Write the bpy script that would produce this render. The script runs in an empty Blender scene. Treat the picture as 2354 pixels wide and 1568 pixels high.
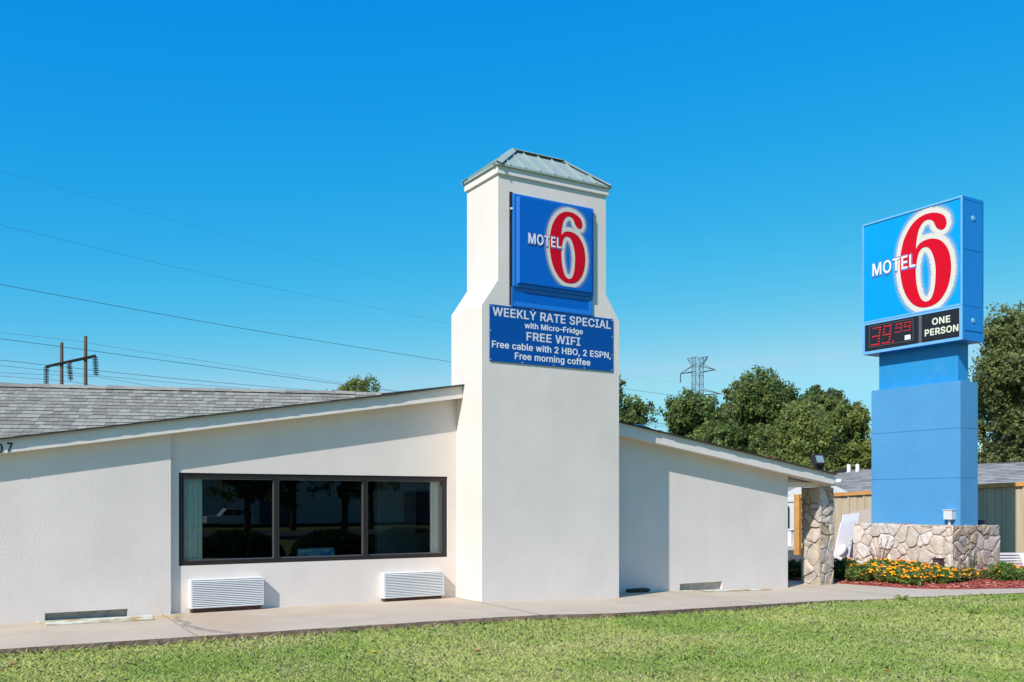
import bpy, math, random
import numpy as np
from mathutils import Vector, Matrix
from mathutils.geometry import delaunay_2d_cdt
R = math.radians
random.seed(7)
SC = bpy.context.scene
COL = SC.collection

# ------------------------------------------------------------------ camera, sky, sun, exposure
cam_d = bpy.data.cameras.new('camera')
cam = bpy.data.objects.new('camera', cam_d); COL.objects.link(cam)
cam.location = (0, 0, 1.55)
cam.rotation_euler = (R(90), 0, R(-31.1))
cam_d.sensor_width = 36
cam_d.lens = 36 * 2184 / 2353
cam_d.shift_y = (1152 - 784) / 2353
cam_d.clip_start = 0.1
cam_d.clip_end = 4000
SC.camera = cam

SUN = Vector((-2.12, -1.0, 2.02)).normalized()          # direction towards the sun
SUN_EL = math.asin(SUN.z)
SUN_AZ = math.atan2(SUN.x, SUN.y)
w = bpy.data.worlds.new('World'); SC.world = w; w.use_nodes = True
wt = w.node_tree; wt.nodes.clear()
wo = wt.nodes.new('ShaderNodeOutputWorld'); bg = wt.nodes.new('ShaderNodeBackground')
sky = wt.nodes.new('ShaderNodeTexSky'); sky.sky_type = 'NISHITA'; sky.sun_disc = False
sky.sun_elevation = SUN_EL; sky.sun_rotation = SUN_AZ % (2 * math.pi)
sky.air_density = 1.0; sky.dust_density = 0.3; sky.ozone_density = 3.0; sky.altitude = 100
SKY_K = 0.13
sep = wt.nodes.new('ShaderNodeSeparateColor'); com = wt.nodes.new('ShaderNodeCombineColor')
wt.links.new(sky.outputs[0], sep.inputs[0])
def sky_curve(i, gain, power, cap, bright):              # film-like colour response of the sky, one curve per channel
    last = sep.outputs[i]
    def step(op, val, src):
        n = wt.nodes.new('ShaderNodeMath'); n.operation = op
        for k, v in ((0, src), (1, val)):
            if isinstance(v, float): n.inputs[k].default_value = v
            else: wt.links.new(v, n.inputs[k])
        return n.outputs[0]
    lin = step('MULTIPLY', SKY_K * 1.366, last)
    cur = step('MINIMUM', cap, step('MULTIPLY', gain, step('POWER', power, lin)))
    cur = step('MAXIMUM', step('ADD', bright[1], step('MULTIPLY', bright[0], lin)), cur)          # the bright sky round the sun stays bright
    last = step('MULTIPLY', 1 / (SKY_K * 1.366), cur)
    wt.links.new(last, com.inputs[i])
sky_curve(0, 1.47, 3.39, 0.33, (1.0, -0.67)); sky_curve(1, 0.676, 0.79, 0.76, (0.9, -0.42)); sky_curve(2, 0.828, 0.115, 0.90, (0.9, -0.38))
wt.links.new(com.outputs[0], bg.inputs['Color'])
bg.inputs['Strength'].default_value = SKY_K
wt.links.new(bg.outputs[0], wo.inputs['Surface'])

sd = bpy.data.lights.new('sun', 'SUN'); sd.energy = 3.85; sd.angle = R(0.5); sd.color = (1.0, 0.94, 0.87)
so = bpy.data.objects.new('sun', sd); COL.objects.link(so)
so.rotation_euler = (-SUN).to_track_quat('-Z', 'Y').to_euler()
so.location = (-20, -12, 30)

SC.view_settings.view_transform = 'Standard'
SC.view_settings.look = 'None'
SC.view_settings.exposure = 0.45
SC.view_settings.gamma = 1.0

# ------------------------------------------------------------------ materials
MATS = {}
def mat(name, col, rough=0.8, spec=0.3, metal=0.0, var=0.0, vscale=3.0, bump=0.0, bscale=40.0, bdist=0.004,
        attr=False, grime=None, detail=4.0, coat=0.0, stretch=None):
    """Principled material with noise colour variation, optional colour attribute and noise bump."""
    m = bpy.data.materials.new(name); m.use_nodes = True
    nt = m.node_tree; N = nt.nodes; L = nt.links
    b = N['Principled BSDF']
    b.inputs['Roughness'].default_value = rough
    b.inputs['Specular IOR Level'].default_value = spec
    b.inputs['Metallic'].default_value = metal
    b.inputs['Coat Weight'].default_value = coat
    c4 = (*col, 1.0)
    tc = N.new('ShaderNodeTexCoord')
    vec = tc.outputs['Object']
    if stretch:
        mp = N.new('ShaderNodeMapping'); mp.inputs['Scale'].default_value = stretch
        L.new(vec, mp.inputs['Vector']); vec = mp.outputs['Vector']
    cur = None
    if attr:
        a = N.new('ShaderNodeAttribute'); a.attribute_name = 'Col'
        cur = a.outputs['Color']
    if var > 0:
        n = N.new('ShaderNodeTexNoise'); n.inputs['Scale'].default_value = vscale; n.inputs['Detail'].default_value = detail
        n.inputs['Roughness'].default_value = 0.6
        L.new(vec, n.inputs['Vector'])
        mr = N.new('ShaderNodeMapRange'); mr.inputs['From Min'].default_value = 0.3; mr.inputs['From Max'].default_value = 0.7
        mr.inputs['To Min'].default_value = 1 - var; mr.inputs['To Max'].default_value = 1 + var * 0.6
        L.new(n.outputs['Fac'], mr.inputs['Value'])
        mx = N.new('ShaderNodeMix'); mx.data_type = 'RGBA'; mx.blend_type = 'MULTIPLY'; mx.inputs['Factor'].default_value = 1.0
        if cur is not None: L.new(cur, mx.inputs['A'])
        else: mx.inputs['A'].default_value = c4
        L.new(mr.outputs['Result'], mx.inputs['B'])
        cur = mx.outputs['Result']
    if grime:                                  # second noise blending in a stain colour
        gcol, gscale, glo, ghi, gamt = grime
        n = N.new('ShaderNodeTexNoise'); n.inputs['Scale'].default_value = gscale; n.inputs['Detail'].default_value = 6
        n.inputs['Roughness'].default_value = 0.65
        L.new(vec, n.inputs['Vector'])
        mr = N.new('ShaderNodeMapRange'); mr.inputs['From Min'].default_value = glo; mr.inputs['From Max'].default_value = ghi
        mr.inputs['To Max'].default_value = gamt
        L.new(n.outputs['Fac'], mr.inputs['Value'])
        mx = N.new('ShaderNodeMix'); mx.data_type = 'RGBA'
        L.new(mr.outputs['Result'], mx.inputs['Factor'])
        if cur is not None: L.new(cur, mx.inputs['A'])
        else: mx.inputs['A'].default_value = c4
        mx.inputs['B'].default_value = (*gcol, 1)
        cur = mx.outputs['Result']
    if cur is not None: L.new(cur, b.inputs['Base Color'])
    else: b.inputs['Base Color'].default_value = c4
    if bump > 0:
        n = N.new('ShaderNodeTexNoise'); n.inputs['Scale'].default_value = bscale; n.inputs['Detail'].default_value = 3
        n.inputs['Distortion'].default_value = 0.8
        L.new(vec, n.inputs['Vector'])
        bp = N.new('ShaderNodeBump'); bp.inputs['Strength'].default_value = bump; bp.inputs['Distance'].default_value = bdist
        L.new(n.outputs['Fac'], bp.inputs['Height']); L.new(bp.outputs['Normal'], b.inputs['Normal'])
    MATS[name] = m
    return m

mat('stucco', (0.75, 0.67, 0.61), 0.92, 0.12, var=0.06, vscale=0.9, bump=0.32, bscale=46, bdist=0.009,
    grime=((0.52, 0.50, 0.46), 0.7, 0.52, 0.8, 0.25))
def streaks(name, amt):
    nt = MATS[name].node_tree; N = nt.nodes; L = nt.links; b = N['Principled BSDF']
    src = b.inputs['Base Color'].links[0].from_socket
    tc = N.new('ShaderNodeTexCoord'); mp = N.new('ShaderNodeMapping'); mp.inputs['Scale'].default_value = (2.2, 2.2, 0.3)
    n = N.new('ShaderNodeTexNoise'); n.inputs['Scale'].default_value = 1.6; n.inputs['Detail'].default_value = 5
    L.new(tc.outputs['Object'], mp.inputs['Vector']); L.new(mp.outputs[0], n.inputs['Vector'])
    mr = N.new('ShaderNodeMapRange'); mr.inputs['From Min'].default_value = 0.35; mr.inputs['From Max'].default_value = 0.7
    mr.inputs['To Min'].default_value = 1.0; mr.inputs['To Max'].default_value = 1 - amt; L.new(n.outputs['Fac'], mr.inputs['Value'])
    mx = N.new('ShaderNodeMix'); mx.data_type = 'RGBA'; mx.blend_type = 'MULTIPLY'; mx.inputs['Factor'].default_value = 1.0
    L.new(src, mx.inputs['A']); L.new(mr.outputs['Result'], mx.inputs['B']); L.new(mx.outputs['Result'], b.inputs['Base Color'])
streaks('stucco', 0.028)
mat('trim_paint', (0.76, 0.69, 0.64), 0.6, 0.3, var=0.05, vscale=4)
mat('soffit_paint', (0.74, 0.68, 0.60), 0.8, 0.2, var=0.05, vscale=3)
mat('bronze_frame', (0.022, 0.016, 0.015), 0.45, 0.4, var=0.2, vscale=9)
mat('gap_shade', (0.03, 0.03, 0.03), 0.9, 0.1, var=0.2)
mat('copper_green', (0.315, 0.385, 0.355), 0.5, 0.35, var=0.07, vscale=2.5, grime=((0.28, 0.42, 0.40), 3, 0.55, 0.8, 0.4))
mat('shingle', (0.3, 0.3, 0.3), 0.95, 0.1, attr=True, var=0.22, vscale=60, bump=0.5, bscale=150, bdist=0.004)
mat('far_shingle', (0.3, 0.3, 0.3), 0.95, 0.1, attr=True, var=0.15, vscale=12)
mat('white_metal', (0.80, 0.80, 0.79), 0.45, 0.4, var=0.04, vscale=5)
mat('rust_brown', (0.10, 0.055, 0.04), 0.85, 0.2, var=0.35, vscale=14)
mat('rusty_plate', (0.60, 0.66, 0.58), 0.7, 0.25, var=0.12, vscale=5, grime=((0.36, 0.20, 0.05), 3.4, 0.44, 0.6, 0.85))
mat('bare_concrete', (0.50, 0.47, 0.42), 0.95, 0.1, var=0.15, vscale=6, grime=((0.12, 0.10, 0.08), 5, 0.5, 0.75, 0.6))
mat('black_paint', (0.012, 0.010, 0.012), 0.4, 0.4, var=0.2)
mat('sign_frame_blue', (0.012, 0.16, 0.55), 0.38, 0.45, var=0.06, vscale=3)
mat('sign_face_blue', (0.001, 0.125, 0.52), 0.5, 0.2, var=0.03, vscale=2)
mat('board_blue', (0.001, 0.078, 0.33), 0.55, 0.15, var=0.04, vscale=3)
mat('letter_grey', (0.66, 0.67, 0.69), 0.5, 0.3, var=0.03)
mat('letter_white', (0.80, 0.80, 0.80), 0.5, 0.3, var=0.03)
mat('letter_shade', (0.13, 0.19, 0.52), 0.5, 0.3, var=0.03)
mat('halo_white', (0.66, 0.62, 0.56), 0.45, 0.35, var=0.02)
mat('numeral_red', (0.60, 0.003, 0.018), 0.6, 0.1, var=0.03)
mat('pylon_face_cyan', (0.0005, 0.30, 0.68), 0.55, 0.15, var=0.04, vscale=1.5, grime=((0.01, 0.36, 0.68), 1.2, 0.5, 0.75, 0.4))
mat('pylon_cabinet', (0.012, 0.225, 0.64), 0.4, 0.4, var=0.05, vscale=2)
mat('pylon_trim', (0.16, 0.42, 0.74), 0.45, 0.4, var=0.08, vscale=6)
mat('pylon_neck', (0.022, 0.26, 0.56), 0.5, 0.3, var=0.05, vscale=2, grime=((0.10, 0.32, 0.57), 1.5, 0.5, 0.75, 0.5))
mat('pylon_column', (0.08, 0.285, 0.54), 0.6, 0.25, var=0.05, vscale=1.3, grime=((0.105, 0.325, 0.54), 0.8, 0.48, 0.7, 0.5))
mat('panel_black', (0.014, 0.014, 0.018), 0.4, 0.4, var=0.1)
mat('panel_grey', (0.10, 0.10, 0.11), 0.5, 0.4, var=0.1)
mat('letter_cream', (0.70, 0.72, 0.58), 0.5, 0.3, var=0.03)
mat('stone', (0.4, 0.4, 0.4), 0.9, 0.2, attr=True, var=0.22, vscale=7, bump=0.9, bscale=16, bdist=0.02)
mat('mortar', (0.44, 0.40, 0.35), 0.95, 0.1, var=0.2, vscale=12, bump=0.5, bscale=60, bdist=0.008)
mat('fence_board', (0.47, 0.375, 0.265), 0.85, 0.2, var=0.12, vscale=2, stretch=(3, 3, 0.5))
mat('fence_rail', (0.56, 0.27, 0.085), 0.8, 0.2, var=0.2, vscale=3, grime=((0.42, 0.28, 0.15), 6, 0.5, 0.7, 0.5))
mat('laminate_white', (0.74, 0.71, 0.72), 0.4, 0.4, var=0.05, vscale=2)
mat('speckled_board', (0.47, 0.40, 0.34), 0.8, 0.2, var=0.3, vscale=26)
mat('navy_panel', (0.025, 0.04, 0.10), 0.4, 0.4, var=0.15)
mat('meter_grey', (0.62, 0.62, 0.63), 0.5, 0.4, var=0.05)
mat('lamp_brown', (0.09, 0.05, 0.05), 0.6, 0.3, var=0.2)
mat('housing_bronze', (0.03, 0.026, 0.026), 0.5, 0.4, var=0.2)
mat('lens_glass', (0.22, 0.30, 0.33), 0.08, 0.6, var=0.1)
mat('wood_pole', (0.17, 0.12, 0.095), 0.9, 0.1, var=0.3, vscale=3, stretch=(4, 4, 0.4))
mat('wood_dark', (0.035, 0.025, 0.025), 0.9, 0.1, var=0.2)
mat('insulator', (0.05, 0.035, 0.06), 0.3, 0.5, var=0.1)
mat('wire', (0.10, 0.13, 0.17), 0.6, 0.3, var=0.05)
mat('steel_lattice', (0.15, 0.17, 0.22), 0.6, 0.4, var=0.1, vscale=0.5)
mat('bark', (0.10, 0.075, 0.055), 0.95, 0.1, var=0.3, vscale=3, bump=0.5, bscale=8, bdist=0.03)
mat('curtain', (0.84, 0.86, 0.78), 0.9, 0.1, var=0.04)
mat('room_dark', (0.05, 0.05, 0.055), 0.9, 0.1, var=0.1)
mat('room_wall', (0.30, 0.32, 0.33), 0.9, 0.1, var=0.05)
mat('room_floor', (0.10, 0.085, 0.08), 0.8, 0.2, var=0.1)
mat('picture', (0.02, 0.02, 0.03), 0.6, 0.3, var=0.6, vscale=6)
mat('wing_paint', (0.66, 0.66, 0.65), 0.8, 0.2, var=0.05)
mat('wing_siding', (0.42, 0.42, 0.38), 0.85, 0.2, var=0.1, vscale=2)
mat('car_white', (0.74, 0.74, 0.75), 0.25, 0.5, var=0.02, coat=0.5)
mat('car_glass', (0.01, 0.012, 0.014), 0.05, 0.6, var=0.1)
mat('rubber', (0.02, 0.02, 0.02), 0.9, 0.1, var=0.1)
mat('depot_wall', (0.80, 0.68, 0.57), 0.9, 0.1, var=0.06, vscale=0.3)
mat('asphalt', (0.085, 0.085, 0.088), 0.95, 0.1, var=0.2, vscale=1.5, bump=0.3, bscale=60, bdist=0.01)
mat('road_paint', (0.62, 0.62, 0.60), 0.8, 0.1, var=0.1)
mat('mulch', (0.42, 0.10, 0.07), 0.95, 0.1, var=0.5, vscale=22, bump=0.8, bscale=40, bdist=0.02)
mat('mulch_chip', (0.3, 0.07, 0.05), 0.95, 0.1, attr=True, var=0.1)
mat('dry_leaf', (0.35, 0.12, 0.03), 0.8, 0.2, var=0.3, vscale=30)
mat('petal_yellow', (0.80, 0.55, 0.02), 0.7, 0.2, var=0.1)
mat('rubber_black', (0.01, 0.01, 0.01), 0.5, 0.3, var=0.1)
mat('terracotta', (0.30, 0.09, 0.05), 0.7, 0.2, var=0.2)
mat('bloom', (0.9, 0.3, 0.01), 0.7, 0.2, attr=True, var=0.12, vscale=40)

def leafmat(name, trans=0.3, rough=0.55, spec=0.25):
    m = bpy.data.materials.new(name); m.use_nodes = True
    nt = m.node_tree; N = nt.nodes; L = nt.links
    b = N['Principled BSDF']; out = N['Material Output']
    a = N.new('ShaderNodeAttribute'); a.attribute_name = 'Col'
    L.new(a.outputs['Color'], b.inputs['Base Color'])
    b.inputs['Roughness'].default_value = rough; b.inputs['Specular IOR Level'].default_value = spec
    t = N.new('ShaderNodeBsdfTranslucent'); L.new(a.outputs['Color'], t.inputs['Color'])
    mx = N.new('ShaderNodeMixShader'); mx.inputs[0].default_value = trans
    L.new(b.outputs[0], mx.inputs[1]); L.new(t.outputs[0], mx.inputs[2]); L.new(mx.outputs[0], out.inputs['Surface'])
    MATS[name] = m
leafmat('leaf', 0.5); leafmat('grass_blade', 0.2, 0.65, 0.12)
def soft_normals(name, k):
    """short turf shades like a mat: blade normals lean towards the vertical"""
    nt = MATS[name].node_tree; N = nt.nodes; L = nt.links
    ge = N.new('ShaderNodeNewGeometry'); sc_ = N.new('ShaderNodeVectorMath'); sc_.operation = 'SCALE'; sc_.inputs['Scale'].default_value = 1 - k
    ad = N.new('ShaderNodeVectorMath'); ad.inputs[1].default_value = (0, 0, k); no = N.new('ShaderNodeVectorMath'); no.operation = 'NORMALIZE'
    L.new(ge.outputs['Normal'], sc_.inputs[0]); L.new(sc_.outputs[0], ad.inputs[0]); L.new(ad.outputs[0], no.inputs[0])
    L.new(no.outputs[0], N['Principled BSDF'].inputs['Normal'])
soft_normals('grass_blade', 0.75)

def lampmat(name, col, strength):
    m = bpy.data.materials.new(name); m.use_nodes = True
    b = m.node_tree.nodes['Principled BSDF']
    b.inputs['Base Color'].default_value = (*col, 1); b.inputs['Roughness'].default_value = 0.3
    b.inputs['Emission Color'].default_value = (*col, 1); b.inputs['Emission Strength'].default_value = strength
    MATS[name] = m
lampmat('led_red', (0.55, 0.008, 0.025), 0.18)

def glassmat():
    m = bpy.data.materials.new('window_glass'); m.use_nodes = True
    nt = m.node_tree; N = nt.nodes; L = nt.links
    N.remove(N['Principled BSDF']); out = N['Material Output']
    tr = N.new('ShaderNodeBsdfTransparent'); tr.inputs['Color'].default_value = (0.93, 0.95, 0.93, 1)
    gl = N.new('ShaderNodeBsdfGlossy'); gl.inputs['Roughness'].default_value = 0.0; gl.inputs['Color'].default_value = (0.9, 0.9, 0.92, 1)
    fr = N.new('ShaderNodeFresnel'); fr.inputs['IOR'].default_value = 1.55
    nz = N.new('ShaderNodeTexNoise'); nz.inputs['Scale'].default_value = 0.9
    bp = N.new('ShaderNodeBump'); bp.inputs['Strength'].default_value = 0.005; bp.inputs['Distance'].default_value = 0.05
    tc = N.new('ShaderNodeTexCoord'); L.new(tc.outputs['Object'], nz.inputs['Vector']); L.new(nz.outputs['Fac'], bp.inputs['Height'])
    L.new(bp.outputs['Normal'], gl.inputs['Normal'])
    ma = N.new('ShaderNodeMath'); ma.operation = 'MULTIPLY'; ma.inputs[1].default_value = 1.9; ma.use_clamp = True
    L.new(fr.outputs[0], ma.inputs[0])
    mx = N.new('ShaderNodeMixShader'); L.new(ma.outputs[0], mx.inputs[0]); L.new(tr.outputs[0], mx.inputs[1]); L.new(gl.outputs[0], mx.inputs[2])
    L.new(mx.outputs[0], out.inputs['Surface'])
    MATS['window_glass'] = m
glassmat()

def fabricmat():
    m = bpy.data.materials.new('check_fabric'); m.use_nodes = True
    nt = m.node_tree; N = nt.nodes; L = nt.links; b = N['Principled BSDF']; b.inputs['Roughness'].default_value = 0.9
    tc = N.new('ShaderNodeTexCoord'); br = N.new('ShaderNodeTexBrick')
    mp = N.new('ShaderNodeMapping'); mp.inputs['Rotation'].default_value = (R(90), 0, 0)
    L.new(tc.outputs['Object'], mp.inputs['Vector']); L.new(mp.outputs[0], br.inputs['Vector'])
    br.inputs['Color1'].default_value = (0.06, 0.27, 0.66, 1); br.inputs['Color2'].default_value = (0.62, 0.80, 0.62, 1)
    br.inputs['Mortar'].default_value = (0.18, 0.46, 0.66, 1); br.inputs['Scale'].default_value = 8
    br.inputs['Brick Width'].default_value = 0.7; br.inputs['Row Height'].default_value = 0.45; br.inputs['Mortar Size'].default_value = 0.03
    L.new(br.outputs['Color'], b.inputs['Base Color'])
    MATS['check_fabric'] = m
fabricmat()

def concretemat():
    """Old sidewalk concrete: fine speckle, blotches, a rusty run near the plate, a dark water stain, a crack."""
    m = bpy.data.materials.new('sidewalk_concrete'); m.use_nodes = True
    nt = m.node_tree; N = nt.nodes; L = nt.links; b = N['Principled BSDF']
    b.inputs['Roughness'].default_value = 0.92; b.inputs['Specular IOR Level'].default_value = 0.15
    tc = N.new('ShaderNodeTexCoord'); P = tc.outputs['Object']
    def noise(s, d=5, r=0.6):
        n = N.new('ShaderNodeTexNoise'); n.inputs['Scale'].default_value = s; n.inputs['Detail'].default_value = d
        n.inputs['Roughness'].default_value = r; L.new(P, n.inputs['Vector']); return n.outputs['Fac']
    def rng(v, a, c, lo, hi):
        k = N.new('ShaderNodeMapRange'); k.inputs['From Min'].default_value = a; k.inputs['From Max'].default_value = c
        k.inputs['To Min'].default_value = lo; k.inputs['To Max'].default_value = hi; L.new(v, k.inputs['Value']); return k.outputs['Result']
    def mix(f, A, B, mode='MIX'):
        k = N.new('ShaderNodeMix'); k.data_type = 'RGBA'; k.blend_type = mode
        L.new(f, k.inputs['Factor']) if not isinstance(f, float) else setattr(k.inputs['Factor'], 'default_value', f)
        for s, v in (('A', A), ('B', B)):
            if isinstance(v, tuple): k.inputs[s].default_value = (*v, 1)
            else: L.new(v, k.inputs[s])
        return k.outputs['Result']
    def math_(op, a, c):
        k = N.new('ShaderNodeMath'); k.operation = op
        for i, v in enumerate((a, c)):
            if isinstance(v, (int, float)): k.inputs[i].default_value = v
            else: L.new(v, k.inputs[i])
        return k.outputs[0]
    c = mix(rng(noise(1.3), 0.35, 0.65, 0, 1), (0.505, 0.41, 0.31), (0.56, 0.47, 0.365))
    c = mix(1.0, c, rng(noise(70, 3), 0.3, 0.7, 0.86, 1.08), 'MULTIPLY')
    # blobs: distance from a centre, broken up by noise
    def blob(cx, cy, sx, sy, n_amt, lo, hi):
        mp = N.new('ShaderNodeMapping'); mp.inputs['Location'].default_value = (-cx / sx, -cy / sy, 0)
        mp.inputs['Scale'].default_value = (1 / sx, 1 / sy, 0); L.new(P, mp.inputs['Vector'])
        ln = N.new('ShaderNodeVectorMath'); ln.operation = 'LENGTH'; L.new(mp.outputs[0], ln.inputs[0])
        d = math_('ADD', ln.outputs['Value'], math_('MULTIPLY', math_('SUBTRACT', noise(2.5), 0.5), n_amt))
        return d
    d = blob(3.22, 12.5, 0.55, 1.4, 0.7, 0, 1)
    ring = rng(math_('ABSOLUTE', math_('SUBTRACT', d, 1.0), 0), 0.0, 0.14, 0.75, 0.0)
    sx_ = N.new('ShaderNodeSeparateXYZ'); L.new(P, sx_.inputs[0])
    ring = math_('MULTIPLY', ring, rng(sx_.outputs[0], 2.75, 3.35, 0.85, 0.0))
    c = mix(ring, c, (0.15, 0.115, 0.09))
    inner = rng(d, 0.5, 1.05, 0.40, 0.0)
    c = mix(inner, c, (0.46, 0.31, 0.21))
    d2 = blob(2.35, 13.3, 0.75, 0.35, 0.8, 0, 1)
    c = mix(rng(d2, 0.3, 1.1, 0.55, 0), c, (0.50, 0.33, 0.11))
    d3 = blob(13.4, 13.75, 0.9, 0.3, 0.8, 0, 1)
    c = mix(rng(d3, 0.3, 1.1, 0.35, 0), c, (0.50, 0.36, 0.15))
    # dirt along the wall foot
    L.new(c, b.inputs['Base Color'])
    bp = N.new('ShaderNodeBump'); bp.inputs['Strength'].default_value = 0.35; bp.inputs['Distance'].default_value = 0.006
    L.new(noise(90, 3), bp.inputs['Height']); L.new(bp.outputs['Normal'], b.inputs['Normal'])
    MATS['sidewalk_concrete'] = m
concretemat()
mat('kerb_edge', (0.30, 0.205, 0.155), 0.95, 0.1, var=0.4, vscale=12, bump=0.9, bscale=30, bdist=0.02)
mat('soil_grass', (0.26, 0.29, 0.09), 0.95, 0.1, var=0.35, vscale=5, grime=((0.17, 0.14, 0.06), 1.3, 0.45, 0.7, 0.6))
mat('far_ground', (0.12, 0.15, 0.04), 0.95, 0.1, var=0.3, vscale=0.3)

# ------------------------------------------------------------------ object helpers
def setp(o, label=None, cat=None, group=None, kind=None):
    if label: o['label'] = label
    if cat: o['category'] = cat
    if group: o['group'] = group
    if kind: o['kind'] = kind
    return o
def thing(name, label, cat, loc=(0, 0, 0), group=None, rz=0.0):
    o = bpy.data.objects.new(name, None); COL.objects.link(o)
    o.empty_display_size = 0.2; o.location = loc; o.rotation_euler = (0, 0, rz)
    return setp(o, label, cat, group)
def worig(o):
    v = Vector((0, 0, 0))
    while o: v += Vector(o.location); o = o.parent
    return v

class MB:
    """Collects geometry in world coordinates; build() links it as ONE mesh object."""
    def __init__(s): s.v = []; s.f = []; s.m = []; s.c = []
    def face(s, pts, m=0, col=None):
        i = len(s.v); s.v += [tuple(p) for p in pts]; s.f.append(tuple(range(i, i + len(pts)))); s.m.append(m); s.c.append(col)
    def box(s, x0, x1, y0, y1, z0, z1, m=0, col=None):
        i = len(s.v)
        s.v += [(x0, y0, z0), (x1, y0, z0), (x1, y1, z0), (x0, y1, z0), (x0, y0, z1), (x1, y0, z1), (x1, y1, z1), (x0, y1, z1)]
        for q in ((0, 3, 2, 1), (4, 5, 6, 7), (0, 1, 5, 4), (1, 2, 6, 5), (2, 3, 7, 6), (3, 0, 4, 7)):
            s.f.append(tuple(i + k for k in q)); s.m.append(m); s.c.append(col)
    def hexa(s, p, m=0, col=None):
        """eight corners, bottom ring then top ring, both counter-clockwise seen from above"""
        i = len(s.v); s.v += [tuple(q) for q in p]
        for q in ((0, 3, 2, 1), (4, 5, 6, 7), (0, 1, 5, 4), (1, 2, 6, 5), (2, 3, 7, 6), (3, 0, 4, 7)):
            s.f.append(tuple(i + k for k in q)); s.m.append(m); s.c.append(col)
    def prism(s, poly, axis, a0, a1, m=0, col=None):
        """polygon in the two other axes, swept along axis 'x','y' or 'z' from a0 to a1"""
        def P(q, a):
            return {'x': (a, q[0], q[1]), 'y': (q[0], a, q[1]), 'z': (q[0], q[1], a)}[axis]
        n = len(poly); i = len(s.v)
        s.v += [P(q, a0) for q in poly] + [P(q, a1) for q in poly]
        s.f.append(tuple(range(i, i + n))); s.f.append(tuple(range(i + 2 * n - 1, i + n - 1, -1)))
        s.m += [m, m]; s.c += [col, col]
        for k in range(n):
            s.f.append((i + k, i + n + k, i + n + (k + 1) % n, i + (k + 1) % n)); s.m.append(m); s.c.append(col)
    def tube(s, pts, r, n=8, m=0, cap=True, r1=None, col=None):
        pts = [Vector(p) for p in pts]; i0 = len(s.v); K = len(pts)
        up = Vector((0.123, 0.31, 0.94)).normalized()
        for k, p in enumerate(pts):
            d = (pts[min(k + 1, K - 1)] - pts[max(k - 1, 0)]).normalized()
            a = d.cross(up)
            if a.length < 1e-3: a = d.cross(Vector((1, 0, 0)))
            a.normalize(); b = d.cross(a)
            rr = r if r1 is None else r + (r1 - r) * k / max(1, K - 1)
            if isinstance(r, (list, tuple)): rr = r[k]
            for j in range(n):
                t = 2 * math.pi * j / n
                s.v.append(tuple(p + a * (rr * math.cos(t)) + b * (rr * math.sin(t))))
        for k in range(K - 1):
            for j in range(n):
                s.f.append((i0 + k * n + j, i0 + k * n + (j + 1) % n, i0 + (k + 1) * n + (j + 1) % n, i0 + (k + 1) * n + j)); s.m.append(m); s.c.append(col)
        if cap:
            s.f.append(tuple(i0 + j for j in range(n - 1, -1, -1))); s.m.append(m); s.c.append(col)
            s.f.append(tuple(i0 + (K - 1) * n + j for j in range(n))); s.m.append(m); s.c.append(col)
    def bar(s, a, b, t, m=0): s.tube([a, b], t * 0.7071, 4, m)
    def build(s, name, mats, parent=None, loc=None, smooth=False, bevel=0.0, fixn=True):
        if isinstance(mats, str): mats = [mats]
        base = worig(parent) if parent else Vector((0, 0, 0))
        if loc is None: loc = base
        loc = Vector(loc)
        me = bpy.data.meshes.new(name)
        me.from_pydata([(x - loc.x, y - loc.y, z - loc.z) for x, y, z in s.v], [], s.f)
        for k in mats: me.materials.append(MATS[k])
        me.polygons.foreach_set('material_index', s.m)
        if any(c is not None for c in s.c):
            at = me.color_attributes.new('Col', 'FLOAT_COLOR', 'CORNER')
            buf = []
            for f, c in zip(s.f, s.c):
                c = c or (0.4, 0.4, 0.4)
                buf += [c[0], c[1], c[2], 1.0] * len(f)
            at.data.foreach_set('color', buf)
        if fixn:
            import bmesh
            bm = bmesh.new(); bm.from_mesh(me); bmesh.ops.recalc_face_normals(bm, faces=bm.faces); bm.to_mesh(me); bm.free()
        if smooth: me.polygons.foreach_set('use_smooth', [True] * len(me.polygons))
        me.update()
        o = bpy.data.objects.new(name, me); COL.objects.link(o)
        if parent: o.parent = parent; o.location = loc - base
        else: o.location = loc
        if bevel > 0:
            md = o.modifiers.new('bevel', 'BEVEL'); md.width = bevel; md.segments = 2; md.limit_method = 'ANGLE'; md.angle_limit = R(40)
            md.harden_normals = False
        return o

def npmesh(name, V, F, C, matname, parent=None, loc=(0, 0, 0)):
    """fast mesh from numpy: V (n,3) world, F (m,k) equal-sized faces, C (n,3) point colours"""
    base = worig(parent) if parent else Vector((0, 0, 0))
    off = base if parent else Vector(loc)
    V = np.asarray(V, dtype=np.float32) - np.array(off, dtype=np.float32)
    F = np.asarray(F, dtype=np.int32)
    me = bpy.data.meshes.new(name); k = F.shape[1]
    me.vertices.add(len(V)); me.vertices.foreach_set('co', V.ravel())
    me.loops.add(F.size); me.loops.foreach_set('vertex_index', F.ravel())
    me.polygons.add(len(F)); me.polygons.foreach_set('loop_start', np.arange(0, F.size, k, dtype=np.int32))
    me.polygons.foreach_set('loop_total', np.full(len(F), k, dtype=np.int32))
    at = me.color_attributes.new('Col', 'FLOAT_COLOR', 'POINT')
    at.data.foreach_set('color', np.hstack([C, np.ones((len(C), 1))]).astype(np.float32).ravel())
    me.update(calc_edges=True)
    me.materials.append(MATS[matname])
    o = bpy.data.objects.new(name, me); COL.objects.link(o)
    if parent: o.parent = parent
    else: o.location = loc
    return o

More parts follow.
